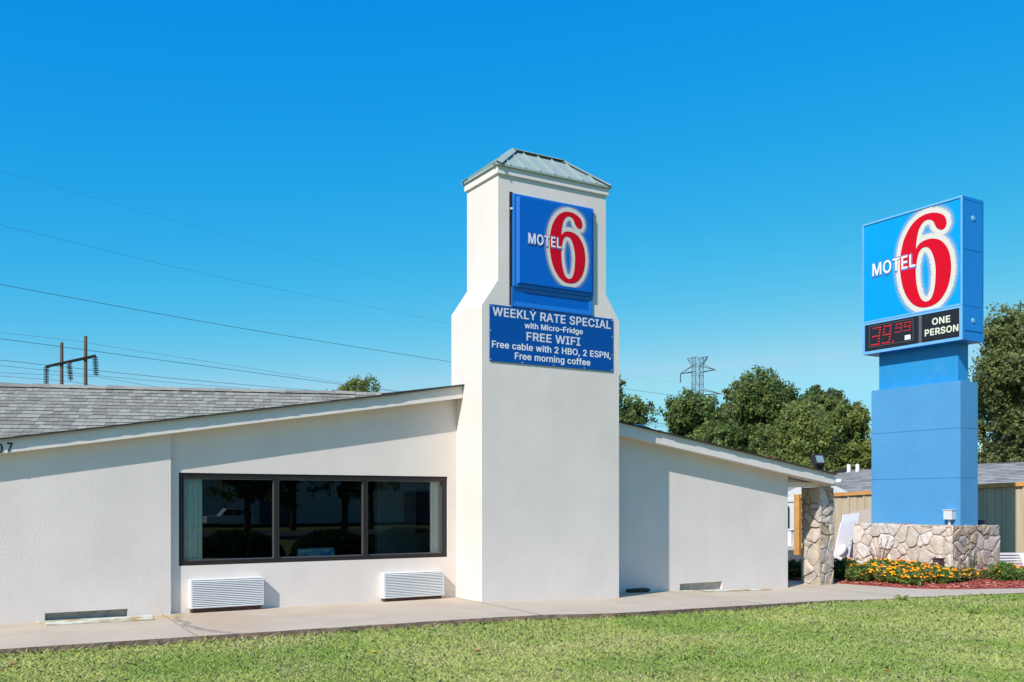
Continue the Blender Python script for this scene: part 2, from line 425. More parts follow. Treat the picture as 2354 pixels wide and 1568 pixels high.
# letter outlines, thousandths: character: (advance, closed outlines as x, y, x, y ...)
GLYPHS = {
    ',': (188, [[84,-120,84,-118,136,71,68,70,38,-116,38,-120]]),
    '0': (453, [[254,-5,270,-2,280,1,304,11,324,24,332,32,343,42,357,60,374,88,384,112,393,142,400,180,404,214,405,240,404,294,400,330,394,362,384,396,372,424,360,444,343,466,330,478,322,485,302,498,276,508,254,514,228,516,202,514,186,510,174,508,150,498,130,484,118,474,109,464,96,448,79,418,69,394,60,364,52,326,49,294,48,266,49,214,53,178,59,146,70,112,81,84,94,64,108,44,118,34,130,24,152,10,174,1,192,-4,226,-7],[208,51,194,55,176,63,161,76,151,86,140,102,130,122,122,146,117,168,112,194,110,222,110,272,112,314,117,342,123,366,129,382,141,408,152,424,162,434,176,446,194,454,208,458,230,460,246,458,260,454,276,446,293,432,303,422,313,406,326,378,336,340,342,298,344,252,341,198,336,170,330,142,322,120,314,104,303,88,295,78,276,63,260,55,246,51,224,50]]),
    '2': (453, [[389,0,388,56,154,56,152,58,153,60,157,66,272,184,321,240,337,260,359,292,371,318,376,332,380,358,380,392,374,418,370,428,362,444,345,466,338,474,322,487,308,496,288,505,262,512,248,514,230,516,204,514,180,510,162,505,144,497,128,487,107,470,97,458,86,442,77,424,70,404,66,382,66,362,126,362,130,388,134,404,146,424,160,439,178,450,196,456,218,460,238,459,250,457,266,452,282,444,300,428,308,418,314,408,318,396,320,378,320,362,317,344,311,326,300,306,281,280,241,236,64,48,64,0]]),
    '7': (453, [[164,0,166,2,390,448,390,508,390,508,128,508,62,508,62,452,322,452,324,448,98,0]]),
    'A': (480, [[85,0,133,138,136,142,344,142,347,136,395,0,462,0,364,268,276,508,276,508,202,508,17,2,16,0,18,0],[154,200,156,204,205,346,238,456,258,390,284,312,324,198,156,198]]),
    'B': (456, [[252,0,276,1,298,4,322,10,348,20,362,27,378,39,390,53,399,64,408,82,414,100,417,118,418,138,417,156,410,186,403,202,394,216,385,228,374,237,362,246,348,254,330,260,316,262,315,266,336,274,360,288,375,302,386,318,394,338,398,358,398,388,395,402,388,428,380,442,371,456,359,470,346,480,328,491,310,499,288,504,250,508,60,508,60,0],[124,230,248,231,266,230,284,226,300,221,314,213,328,202,336,194,348,174,352,160,356,138,354,120,350,106,341,92,330,80,314,70,296,62,274,58,248,57,124,58],[124,286,124,450,126,452,262,450,282,446,300,439,312,429,322,418,330,404,334,388,336,370,334,350,329,336,319,320,306,307,288,296,280,292,264,288,252,286,126,286]]),
    'C': (510, [[306,-4,340,4,372,18,403,38,427,62,448,90,457,108,464,124,469,142,472,160,472,160,408,160,401,136,395,124,387,110,377,98,356,79,334,67,316,60,292,54,262,53,244,54,228,58,202,66,182,77,166,89,150,106,136,124,125,144,116,166,108,196,104,224,104,260,104,284,108,312,115,338,125,364,139,388,152,406,166,419,184,433,204,443,222,450,244,454,268,456,290,454,308,451,328,445,346,436,360,426,376,412,389,396,401,372,408,348,473,348,469,368,461,392,448,418,437,434,428,446,410,465,388,482,374,490,358,498,334,506,310,512,286,515,264,516,240,514,204,508,178,498,150,484,126,466,105,446,86,422,70,394,57,364,48,328,42,294,40,264,42,216,46,188,56,146,69,116,85,88,104,64,126,43,152,24,168,15,204,1,236,-5,266,-7]]),
    'E': (419, [[375,0,374,57,124,58,124,228,126,228,354,228,356,230,356,286,136,286,124,286,124,450,126,452,372,452,372,452,372,508,372,508,60,508,60,0]]),
    'F': (410, [[124,0,124,220,346,222,346,278,126,278,124,280,124,450,126,452,204,452,368,452,369,452,368,508,60,508,60,0]]),
    'H': (517, [[124,0,124,232,126,232,392,232,392,0,457,0,457,496,456,508,394,508,392,508,392,290,126,289,124,290,124,508,124,508,60,508,60,0]]),
    'I': (300, [[270,0,270,56,182,58,182,450,184,452,268,452,270,452,270,508,268,508,32,508,31,508,32,452,118,452,118,450,118,58,32,57,32,0]]),
    'K': (467, [[124,0,124,166,198,244,200,242,372,0,448,0,243,288,360,414,447,508,446,508,364,508,183,314,148,272,124,242,124,508,124,508,60,508,60,0]]),
    'L': (393, [[361,0,360,57,124,58,124,272,124,508,124,508,60,508,60,508,60,0]]),
    'M': (628, [[122,0,122,312,120,434,169,294,286,0,342,0,460,302,506,436,504,350,504,0,568,0,568,68,568,508,476,508,476,508,349,178,314,74,280,182,152,508,60,508,60,0]]),
    'N': (523, [[125,0,125,308,120,428,196,300,386,0,464,0,464,508,462,508,400,508,399,508,399,150,402,80,350,172,138,506,136,508,60,508,60,0]]),
    'O': (533, [[302,-4,330,1,358,11,382,24,404,39,430,64,448,88,458,104,464,116,476,146,487,186,492,218,493,250,490,298,486,328,477,362,461,398,448,420,430,444,406,468,384,484,358,498,328,508,300,514,268,516,232,513,204,508,176,498,150,484,132,471,104,444,87,422,72,398,57,364,47,326,42,292,40,264,42,212,48,180,56,148,70,114,86,88,102,66,130,39,152,24,176,11,208,0,236,-5,266,-7],[222,59,202,66,188,74,166,89,150,106,138,122,125,144,118,162,109,194,104,226,104,260,104,284,110,320,116,342,124,362,142,392,150,402,168,420,184,433,198,440,224,450,244,454,266,456,278,455,288,454,310,450,330,443,350,433,366,420,383,404,397,386,408,364,416,344,425,314,429,286,430,264,429,224,425,194,418,170,409,146,395,120,383,104,368,89,344,73,330,66,312,59,286,54,254,54]]),
    'P': (445, [[124,0,124,184,126,186,234,186,264,187,290,191,312,198,332,207,356,223,368,234,379,248,390,266,398,284,404,304,408,332,408,364,404,392,398,412,391,428,378,448,364,464,350,476,334,487,312,496,288,504,264,508,244,508,60,508,60,0],[124,244,124,452,238,452,254,451,270,448,288,443,304,434,316,424,328,410,338,390,342,376,344,352,344,334,338,306,327,282,318,272,310,264,298,256,284,250,264,245,240,242,126,242]]),
    'R': (449, [[124,0,124,196,126,198,238,198,246,198,249,194,353,0,428,0,314,208,348,226,366,240,385,262,399,290,405,310,408,332,410,354,408,372,405,394,398,416,386,440,379,450,366,465,352,477,340,485,316,496,288,504,264,508,246,508,60,508,60,0],[124,452,238,452,262,450,284,445,296,440,310,432,318,425,328,414,339,392,344,368,345,344,342,324,338,310,327,290,318,280,308,272,296,266,282,261,264,257,238,255,124,256]]),
    'S': (447, [[262,-6,278,-4,302,2,326,12,342,21,360,33,380,54,386,64,396,80,403,98,406,110,408,140,405,170,401,184,394,198,379,220,358,238,330,256,298,269,274,277,202,296,170,308,152,317,142,324,129,336,123,344,119,352,116,362,116,384,118,398,123,410,129,418,142,433,156,442,182,453,202,457,228,458,252,456,266,454,286,447,302,438,316,426,327,412,334,394,338,378,401,378,399,398,395,414,387,432,377,448,366,462,348,479,334,488,318,497,294,506,272,512,252,514,212,515,178,511,158,506,138,498,118,488,102,477,85,460,76,450,66,434,58,414,53,392,52,370,54,352,60,328,71,306,86,289,104,274,126,261,160,247,276,213,306,200,320,190,337,172,342,160,344,152,346,136,344,126,338,104,329,92,318,80,300,67,286,60,254,52,238,50,210,50,186,53,166,59,144,70,132,79,123,88,115,100,110,110,104,136,40,136,38,134,41,114,45,98,54,76,64,60,72,50,94,29,120,13,150,1,182,-6,220,-9]]),
    'T': (449, [[256,0,256,450,258,452,416,452,417,452,416,508,256,508,32,508,32,508,32,452,192,452,192,450,192,0,194,0]]),
    'W': (686, [[230,0,231,2,322,338,332,378,342,434,364,336,455,0,530,0,669,508,668,508,604,508,526,208,497,86,492,64,466,180,380,508,306,508,306,506,222,190,206,126,194,62,170,168,83,506,82,508,18,508,19,498,156,0]]),
    'Y': (472, [[268,0,268,208,454,508,454,508,380,508,277,340,246,284,236,264,217,302,201,330,92,508,18,508,17,508,203,210,204,0,204,0]]),
    'a': (389, [[166,-8,188,-6,202,-4,224,5,240,14,250,22,258,30,274,52,276,52,276,0,336,0,336,260,334,284,330,302,322,320,315,332,296,353,284,362,264,372,250,376,222,382,200,384,178,384,148,380,122,372,104,364,78,346,64,332,52,314,48,308,42,291,100,274,109,290,120,304,132,313,150,322,166,328,184,330,212,330,232,326,246,319,252,314,261,306,267,296,272,284,275,268,275,248,271,240,264,234,254,230,240,228,144,214,112,208,98,203,76,192,60,181,49,170,38,152,34,138,31,124,31,94,36,70,40,60,48,44,66,24,82,11,110,-1,126,-6,144,-8],[148,47,130,52,114,60,103,70,95,84,92,94,92,116,96,128,101,136,110,145,122,153,136,159,164,166,222,174,254,180,276,188,275,126,269,104,262,90,252,78,240,66,228,58,216,53,202,48,186,46,162,46]]),
    'b': (424, [[236,-8,256,-6,274,-2,296,6,314,16,328,28,346,46,359,64,370,84,379,108,385,132,389,158,390,200,389,218,385,246,379,270,370,292,358,314,346,330,330,348,312,361,294,371,272,379,252,383,232,384,210,384,184,378,172,373,148,356,133,340,118,320,114,319,114,320,114,392,114,508,112,508,54,508,52,508,52,0,112,0,112,58,118,58,138,30,150,19,162,10,174,3,188,-2,198,-6,220,-8],[188,52,174,58,162,64,146,80,132,100,124,118,116,150,112,188,114,212,119,244,125,264,137,286,152,305,174,320,190,326,204,329,220,330,234,329,254,325,266,320,280,311,293,300,308,278,317,258,325,228,328,198,328,170,322,138,316,116,308,100,300,86,292,78,278,64,266,57,254,52,234,48,206,48]]),
    'c': (396, [[234,-6,260,-1,284,8,308,22,330,42,341,56,354,78,362,102,304,117,296,96,286,80,276,70,266,62,250,54,226,48,204,46,190,48,174,51,158,57,144,66,125,86,115,102,103,134,97,168,96,198,99,224,104,244,108,258,116,276,129,294,144,310,158,319,172,325,188,328,208,330,234,327,250,322,262,316,282,300,293,286,304,262,362,278,354,298,339,324,320,344,306,356,286,367,270,374,250,380,232,383,212,384,196,384,182,383,162,379,138,371,116,360,96,344,82,330,68,312,55,290,46,268,40,246,36,218,34,188,36,152,40,132,46,108,56,84,67,66,82,46,99,30,122,13,138,5,158,-2,180,-6,200,-8]]),
    'd': (424, [[204,-8,226,-6,240,-2,252,4,264,11,278,22,290,34,308,58,312,58,312,0,372,0,372,508,372,508,312,508,310,508,310,408,310,320,306,320,291,342,280,353,268,364,252,373,230,381,210,384,194,384,172,383,150,378,130,371,112,361,95,348,79,332,66,314,55,294,46,270,39,244,36,220,34,190,35,164,39,134,45,110,57,80,67,62,79,46,94,29,112,16,132,4,152,-2,170,-6,188,-8],[170,52,158,57,146,65,132,78,123,88,116,100,108,116,100,150,96,178,97,210,102,240,108,262,120,284,134,302,145,312,154,318,172,326,190,329,204,330,216,329,236,326,250,320,262,313,280,296,292,280,300,262,308,230,312,202,311,168,306,136,299,114,287,90,274,75,258,61,236,51,218,48,192,48]]),
    'e': (404, [[232,-8,268,-1,298,11,312,20,324,29,345,50,353,62,365,90,306,105,298,88,291,78,280,67,260,56,244,50,224,46,194,47,178,50,164,55,142,67,127,82,118,92,110,106,104,124,99,142,96,168,98,170,370,170,371,204,370,224,364,258,358,280,348,302,331,328,312,348,294,361,272,372,252,378,220,384,204,384,180,383,156,378,136,370,112,357,98,346,81,330,68,312,55,290,46,266,40,242,35,210,34,186,35,164,39,134,46,108,54,88,67,64,80,48,96,32,116,17,136,6,160,-2,184,-6,204,-8],[99,242,102,254,108,268,116,282,124,294,135,304,146,313,160,321,172,326,192,330,210,330,226,328,238,326,252,320,262,314,278,299,291,282,298,268,305,246,308,221,96,222]]),
    'f': (254, [[142,0,142,326,228,328,228,380,142,380,142,380,142,418,144,442,148,452,154,460,162,466,172,471,182,473,200,474,210,473,228,469,240,514,242,520,238,523,214,528,194,530,176,530,160,527,138,520,126,514,112,504,103,496,90,476,85,464,82,448,80,434,80,380,80,380,8,380,6,378,6,328,80,326,80,0,82,0]]),
    'g': (425, [[226,-150,252,-147,270,-143,290,-136,308,-128,324,-117,338,-104,346,-96,360,-74,367,-54,371,-34,372,-12,372,378,372,380,314,380,312,319,307,320,292,342,278,357,262,368,242,378,216,384,194,384,172,383,160,380,132,372,112,361,96,348,80,332,68,316,55,294,46,272,39,244,35,214,34,190,35,168,39,138,46,110,61,80,78,56,96,38,114,26,132,17,142,14,172,6,206,5,228,8,242,11,254,16,272,27,287,42,306,68,312,68,312,-6,310,-28,304,-46,295,-62,282,-75,268,-84,248,-92,228,-96,192,-97,168,-93,150,-86,132,-76,119,-64,102,-41,51,-70,58,-82,70,-98,92,-118,106,-127,122,-135,146,-144,168,-148,186,-150],[172,63,160,68,146,75,136,84,124,96,116,108,106,130,99,156,96,182,97,212,101,238,108,262,116,278,124,290,136,304,156,319,172,326,190,329,204,330,214,329,224,328,238,325,252,320,262,314,276,301,291,282,301,262,310,230,312,208,312,176,308,148,300,120,289,100,274,84,258,72,238,63,222,60,194,60]]),
    'h': (410, [[114,0,114,228,116,256,120,268,125,280,133,294,141,302,150,311,162,318,186,326,196,328,214,329,230,328,240,324,260,315,274,304,282,292,291,272,294,256,296,238,296,0,356,0,357,248,354,282,348,304,340,322,331,336,314,356,296,368,282,375,266,380,240,384,210,384,188,379,168,372,152,362,137,350,125,334,114,316,114,508,112,508,54,508,52,508,52,0,54,0]]),
    'i': (167, [[114,0,114,378,112,380,54,380,52,378,52,0,54,0],[92,444,108,450,120,462,123,468,126,478,126,492,119,506,106,518,100,521,90,523,74,523,62,518,54,512,48,506,42,492,42,474,49,460,60,449,70,445,78,443]]),
    'l': (189, [[158,-2,174,1,180,4,170,54,142,52,128,55,120,62,115,78,114,98,114,508,104,508,54,508,52,508,52,82,54,64,58,48,65,32,73,22,86,10,102,3,118,-1,130,-2]]),
    'm': (610, [[114,0,114,238,116,266,120,278,126,290,142,309,150,316,166,324,188,330,214,330,230,326,242,320,252,312,262,300,269,288,272,276,274,264,274,0,336,0,336,260,340,280,351,300,366,315,374,320,388,326,406,330,422,330,434,330,448,326,460,320,472,313,482,304,490,290,494,272,496,260,496,72,496,0,557,0,557,256,556,276,553,296,548,312,540,330,531,344,524,352,508,365,484,378,466,383,452,386,422,386,394,380,368,369,346,353,328,332,318,310,309,332,299,348,286,362,274,372,258,380,240,384,224,386,202,385,184,381,172,376,158,369,148,361,135,348,126,338,112,312,112,380,54,380,52,378,52,0,54,0]]),
    'n': (410, [[114,0,114,228,116,256,122,274,133,294,150,311,170,322,186,326,204,329,226,328,246,323,260,315,274,304,283,290,290,276,294,256,296,238,296,0,357,0,357,122,357,248,354,282,348,304,341,320,328,340,308,360,294,369,278,376,262,381,246,384,218,384,206,383,190,380,168,372,152,362,138,350,125,334,112,312,112,378,110,380,54,380,52,378,52,0,54,0]]),
    'o': (415, [[230,-7,240,-6,256,-2,280,6,298,16,310,24,318,30,335,48,349,66,358,82,369,108,377,140,380,162,381,182,380,218,376,242,369,268,356,298,348,312,334,330,316,347,308,353,298,360,278,371,254,379,232,383,214,384,180,382,160,378,138,371,116,360,106,352,82,330,68,312,55,290,46,268,38,230,36,218,34,188,36,158,38,138,46,108,56,84,64,70,82,46,99,30,116,17,138,5,160,-2,180,-6,200,-8],[190,48,174,51,158,57,144,66,132,78,123,90,115,102,109,116,102,138,97,168,96,198,99,224,108,258,116,276,129,294,144,310,158,319,172,325,188,328,212,330,226,328,238,326,258,318,270,311,278,303,292,288,305,264,313,240,318,208,319,176,316,150,307,116,294,92,283,78,270,66,258,58,244,52,226,48,204,46]]),
    'r': (259, [[114,0,114,238,116,262,125,282,133,294,146,306,158,314,172,320,182,323,200,326,220,326,242,322,244,324,244,384,214,385,190,382,168,376,154,368,142,359,128,344,122,336,116,322,114,321,112,322,112,378,110,380,54,380,52,378,52,0,54,0]]),
    't': (227, [[194,-2,210,0,213,2,202,54,178,50,164,50,152,52,142,56,136,62,132,68,128,78,126,94,126,326,204,327,204,378,204,380,126,380,126,460,126,471,65,470,65,380,64,380,8,380,6,378,6,328,65,326,65,88,66,72,72,52,83,32,92,22,106,10,124,2,144,-2,164,-4]]),
    'w': (567, [[199,0,258,206,284,308,318,172,368,0,430,0,544,378,544,380,480,380,429,198,402,90,396,68,372,176,316,379,252,380,252,378,197,180,170,68,140,188,87,378,86,380,24,380,23,378,30,352,137,2,138,0]]),
    '–': (350, [[348,188,350,188,350,244,348,244,0,244,0,188]])}
def fatten(L, d):
    """moves an outline outwards by d along its corner normals"""
    out = []; n = len(L)
    for i in range(n):
        p, q, r = L[i - 1], L[i], L[(i + 1) % n]
        e1 = (q[0] - p[0], q[1] - p[1]); e2 = (r[0] - q[0], r[1] - q[1])
        l1 = math.hypot(*e1) or 1; l2 = math.hypot(*e2) or 1
        n1 = (e1[1] / l1, -e1[0] / l1); n2 = (e2[1] / l2, -e2[0] / l2)
        k = max(0.35, 1 + n1[0] * n2[0] + n1[1] * n2[1])
        out.append((q[0] + (n1[0] + n2[0]) / k * d, q[1] + (n1[1] + n2[1]) / k * d))
    return out
def text_obj(name, txt, matname, parent, place, width, capheight, bold=0.04, depth=0.004, spacing=0.0):
    """lettering fitted to a width and a capital height; place(x, y, d) maps text space to world"""
    CH = 509.0; d = bold * CH; loops = []; x = 0.0
    for ch in txt:
        if ch == ' ': x += 190 + 2 * d; continue
        adv, gl_ = GLYPHS[ch]
        for fl in gl_:
            P = [(fl[i] + x, fl[i + 1]) for i in range(0, len(fl), 2)]
            loops.append(fatten(P, d))
        x += adv + 1.55 * d + spacing * CH
    x0 = min(p[0] for L in loops for p in L); x1 = max(p[0] for L in loops for p in L)
    sx = width / (x1 - x0); sy = capheight / (CH + 2 * d)
    loops = [[((p[0] - x0) * sx, (p[1] + d) * sy) for p in L] for L in loops]
    return fill_outline(name, loops, matname, parent, place, depth)

def fill_outline(name, loops, matname, parent, place, depth):
    vs = [Vector(q) for L in loops for q in L]; es = []; k = 0
    for L in loops:
        es += [(k + i, k + (i + 1) % len(L)) for i in range(len(L))]; k += len(L)
    co, _, fs, _, _, _ = delaunay_2d_cdt(vs, es, [], 1, 1e-7)
    def filled(f):                               # even-odd test at the middle of a triangle: counters stay open
        x = sum(co[i][0] for i in f) / len(f); y = sum(co[i][1] for i in f) / len(f); odd = False
        for L in loops:
            for a, b in zip(L, L[1:] + L[:1]):
                if (a[1] > y) != (b[1] > y) and x < (b[0] - a[0]) * (y - a[1]) / (b[1] - a[1]) + a[0]: odd = not odd
        return odd
    fs = [f for f in fs if filled(f)]
    mb = MB()
    for f in fs: mb.face([place(co[i][0], co[i][1], depth) for i in f])
    for L in loops:
        for a, b in zip(L, L[1:] + L[:1]):
            mb.face([place(a[0], a[1], depth), place(b[0], b[1], depth), place(b[0], b[1], 0), place(a[0], a[1], 0)])
    return mb.build(name, matname, parent, fixn=False)

def catmull(P, n=3, closed=True):
    out = []; K = len(P)
    for i in range(K if closed else K - 1):
        p0, p1, p2, p3 = (P[(i - 1) % K] if closed or i > 0 else P[i], P[i], P[(i + 1) % K], P[(i + 2) % K] if closed or i + 2 < K else P[i + 1])
        for j in range(n):
            t = j / n
            out.append(tuple(0.5 * (2 * p1[d] + (p2[d] - p0[d]) * t + (2 * p0[d] - 5 * p1[d] + 4 * p2[d] - p3[d]) * t * t
                                    + (3 * p1[d] - p0[d] - 3 * p2[d] + p3[d]) * t ** 3) for d in (0, 1)))
    if not closed: out.append(tuple(P[-1]))
    return out

# ------------------------------------------------------------------ ground levels
def wz(x):                                    # sidewalk level: level to x = 7, then falling gently to the right
    if x < 7: return 0.0
    return max(-0.21, -0.028 * (x - 7.0))
def wy(x):                                    # lawn-side edge of the sidewalk
    xs = [-30, 0.5, 2.3, 6.1, 8.2, 10.5, 13.24, 15.33, 17.9, 40]; ys = [12.4, 11.3, 11.22, 11.0, 10.75, 11.0, 11.3, 11.13, 10.57, 6.0]
    return float(np.interp(x, xs, ys))
def gz(x, y):                                 # lawn level
    d = np.interp(x, [-50, 11, 15, 40], [-0.085, -0.085, -0.03, -0.02])
    z = wz(x) + d
    if x > 17: z -= 0.02 * min(x - 17, 12)
    if y > 17: z -= 0.22 * min(1, (y - 17) / 6)
    if y < 3: z -= 1.0 * min(1, (3 - y) / 55)
    return float(z)

g = MB()
gx = [-1500, -400, -120, -50, -25, -12, -6, -2, 0, 2, 4, 6, 7, 8, 9, 10, 11, 12, 13, 14, 15, 16, 17, 19, 22, 26, 31, 40, 60, 100, 200, 500, 1500]
gy = [-1500, -400, -150, -100, -60, -40, -25, -15, -8, -3, 0, 3, 5, 7, 9, 11, 13, 15, 17, 19, 21, 23, 26, 30, 40, 60, 100, 200, 500, 1500]
idx = {}
for i, x in enumerate(gx):
    for j, y in enumerate(gy):
        idx[i, j] = len(g.v); g.v.append((x, y, gz(x, y) - 0.004))
for i in range(len(gx) - 1):
    for j in range(len(gy) - 1):
        g.f.append((idx[i, j], idx[i + 1, j], idx[i + 1, j + 1], idx[i, j + 1]))
        g.m.append(0 if (gx[i] > -30 and gx[i + 1] <= 40 and gy[j + 1] <= 17 and gy[j] >= -3) else 1); g.c.append(None)
setp(g.build('ground', ['soil_grass', 'far_ground'], fixn=False), kind='structure')

# sidewalk slab with an outer edge step
s = MB(); xs = [-30, -15, -8, -4, -2, 0, 1, 2.3, 4, 6.1, 7, 8.2, 9.3, 10.5, 11.8, 13.24, 14.3, 15.33, 16.5, 17.9, 20, 24, 30, 40]
def inner(x):                                 # house side / mulch side of the slab
    return float(np.interp(x, [-30, 15.6, 16.3, 16.75, 17.3, 18.8, 40], [16, 16, 14.6, 12.25, 11.7, 11.08, 6.5]))
def jy(x): return wy(x) + 0.012 * math.sin(x * 7.1) + 0.01 * math.sin(x * 17.3 + 1)
fine = []
for a, b in zip(xs, xs[1:]):
    n = max(1, int((b - a) / 0.22)) if -4 <= a < 22 else 1
    fine += [a + (b - a) * k / n for k in range(n)]
fine.append(xs[-1])
for a, b in zip(fine, fine[1:]):
    s.face([(a, jy(a), wz(a)), (b, jy(b), wz(b)), (b, inner(b), wz(b)), (a, inner(a), wz(a))], 0)
    s.face([(a, jy(a) + 0.01, wz(a) - 0.2), (b, jy(b) + 0.01, wz(b) - 0.2), (b, jy(b), wz(b)), (a, jy(a), wz(a))], 1)
    s.face([(a, inner(a), wz(a) - 0.2), (b, inner(b), wz(b) - 0.2), (b, inner(b), wz(b)), (a, inner(a), wz(a))], 1)
setp(s.build('sidewalk', ['sidewalk_concrete', 'kerb_edge']), kind='structure')
# control joints: thin dark grooves lying on the slab
s = MB()
for x0, x1, j in ((2.62, 2.55, .02), (7.12, 7.05, .03), (11.6, 11.5, .01), (15.3, 15.2, .01), (-1.8, -1.9, .02)):
    pts = [(x0 + (x1 - x0) * k / 12 + random.uniform(-j, j), 13.6 + (jy(x1) - 13.6) * k / 12) for k in range(13)]
    for p, q in zip(pts, pts[1:]):
        h = 0.006
        s.face([(p[0] - h, p[1], wz(p[0]) + .003), (q[0] - h, q[1], wz(q[0]) + .003), (q[0] + h, q[1], wz(q[0]) + .003), (p[0] + h, p[1], wz(p[0]) + .003)])
setp(s.build('sidewalk_joints', ['kerb_edge'], fixn=False), kind='structure')
# car park behind the motel with painted bays
s = MB(); s.box(16.9, 90, 19.5, 75, -0.60, -0.415, 0)
for k in range(6):
    y = 27 + 2.7 * k; s.box(24, 29, y, y + 0.12, -0.412, -0.408, 1)
setp(s.build('parking_lot', ['asphalt', 'road_paint']), kind='structure')
s = MB(); s.box(-150, 250, -44, -33, -0.98, -0.70, 0)
setp(s.build('road', ['asphalt']), kind='structure')

# ------------------------------------------------------------------ the motel building
motel = thing('motel_building', 'low white stucco motel with a tall tower, gently sloping roofs and a wide dark window', 'building', (7.2, 13.6, 0))
def zb_l(x): return 2.139 + 0.1625 * (x - 0.653)       # underside of the left rake board
def zb_r(x): return 2.734 - 0.1497 * (x - 10.307)      # underside of the right rake board

def wall(x0, x1, y, th, top, holes=(), zlow=-0.5, reveal=0.12):
    mb = MB()
    cuts = sorted({x0, x1, *[h[0] for h in holes], *[h[1] for h in holes]})
    for a, b in zip(cuts, cuts[1:]):
        hs = sorted([h for h in holes if h[0] <= a + 1e-6 and h[1] >= b - 1e-6], key=lambda h: h[2])
        lo = (zlow, zlow)
        for h in hs:
            mb.face([(a, y, lo[0]), (b, y, lo[1]), (b, y, h[2]), (a, y, h[2])]); lo = (h[3], h[3])
        mb.face([(a, y, lo[0]), (b, y, lo[1]), (b, y, top(b)), (a, y, top(a))])
    for (a, b, c, d) in holes:
        q = [(a, c), (b, c), (b, d), (a, d)]
        for p, r in zip(q, q[1:] + q[:1]): mb.face([(p[0], y, p[1]), (r[0], y, r[1]), (r[0], y + reveal, r[1]), (p[0], y + reveal, p[1])])
    mb.face([(x0, y, zlow), (x0, y + th, zlow), (x0, y + th, top(x0)), (x0, y, top(x0))])
    mb.face([(x1, y, zlow), (x1, y + th, zlow), (x1, y + th, top(x1)), (x1, y, top(x1))])
    mb.face([(x0, y, top(x0)), (x1, y, top(x1)), (x1, y + th, top(x1)), (x0, y + th, top(x0))])
    return mb

WX0, WX1, WZ0, WZ1 = 2.845, 7.015, 0.652, 1.945
wall(-8, 2.725, 13.57, 0.2, lambda x: zb_l(x) + 0.02, [(1.17, 2.17, 0.0, 0.108)], reveal=0.08).build('wall', 'stucco', motel, fixn=False)
wall(2.725, 7.3, 13.64, 0.2, lambda x: zb_l(x) + 0.02, [(WX0, WX1, WZ0, WZ1)], reveal=0.1).build('wall', 'stucco', motel, fixn=False)
wall(9.3, 14.806, 13.67, 0.2, lambda x: zb_r(x) + 0.02, [(11.93, 13.01, -0.155, -0.005), (10.68, 11.12, -0.10, -0.04)], reveal=0.08).build('wall', 'stucco', motel, fixn=False)
b = MB(); b.box(14.68, 14.796, 13.85, 19, -0.6, 1.95); b.build('wall', 'stucco', motel)
for q in ((1.1, 2.25, 13.652, 13.682, -0.3, 0.2), (11.88, 13.06, 13.752, 13.782, -0.4, 0.1), (10.6, 11.2, 13.752, 13.782, -0.4, 0.1)):
    b = MB(); b.box(*q); b.build('vent_recess', 'bare_concrete', motel)

# tower
def ring(x0, x1, y0, y1, z): return [(x0, y0, z), (x1, y0, z), (x1, y1, z), (x0, y1, z)]
TX0, TX1, TY0, TY1 = 7.18, 9.83, 12.8, 13.82
b = MB()
rings = [ring(TX0, TX1, TY0, TY1, -0.4), ring(TX0, TX1, TY0, TY1, 4.58), ring(TX0 + .29, TX1 - .275, TY0, TY1, 5.005), ring(TX0 + .29, TX1 - .275, TY0, TY1, 6.66)]
for lo, hi in zip(rings, rings[1:]):
    for k in range(4): b.face([lo[k], lo[(k + 1) % 4], hi[(k + 1) % 4], hi[k]])
tower = b.build('tower', 'stucco', motel, bevel=0.012)
EX0, EX1, EY0, EY1 = TX0 + .255, TX1 - .24, TY0 - .035, TY1 + .035
b = MB(); b.box(EX0, EX1, EY0, EY1, 6.655, 6.80); b.build('cornice', 'trim_paint', tower, bevel=0.006)
# standing-seam metal hip roof
b = MB()
ex0, ex1, ey0, ey1, ez = EX0 - .025, EX1 + .025, EY0 - .03, EY1 + .03, 6.80
rx0, rx1, ry, rz = 8.03, 9.02, (ey0 + ey1) / 2, 7.29
A, B_, C_, D_ = (ex0, ey0, ez), (ex1, ey0, ez), (ex1, ey1, ez), (ex0, ey1, ez); P_, Q_ = (rx0, ry, rz), (rx1, ry, rz)
b.face([A, B_, Q_, P_]); b.face([B_, C_, Q_]); b.face([C_, D_, P_, Q_]); b.face([D_, A, P_]); b.face([A, D_, C_, B_])
b.box(ex0, ex1, ey0 - .004, ey0 + .01, ez - .028, ez + .004); b.box(ex0 - .004, ex0 + .01, ey0, ey1, ez - .028, ez + .004)
b.box(ex1 - .01, ex1 + .004, ey0, ey1, ez - .028, ez + .004)
roofm = b.build('tower_roof', 'copper_green', tower)
b = MB()
def lerp(p, q, t): return tuple(p[k] + (q[k] - p[k]) * t for k in range(3))
nrm = Vector((0, -(rz - ez), (ry - ey0))).normalized()
for k in range(1, 8):                          # seams on the front slope
    x = ex0 + (ex1 - ex0) * k / 8 - 0.03
    t = 1.0
    if x < rx0: t = (x - ex0) / (rx0 - ex0)
    if x > rx1: t = (ex1 - x) / (ex1 - rx1)
    t *= 0.93
    p0 = Vector((x, ey0, ez)); p1 = Vector((x, ey0 + (ry - ey0) * t, ez + (rz - ez) * t))
    hw = Vector((0.009, 0, 0)); up = nrm * 0.024
    b.hexa([p0 - hw, p0 + hw, p1 + hw, p1 - hw, p0 - hw + up, p0 + hw + up, p1 + hw + up, p1 - hw + up])
nl = Vector((-(rz - ez), 0, rx0 - ex0)).normalized()
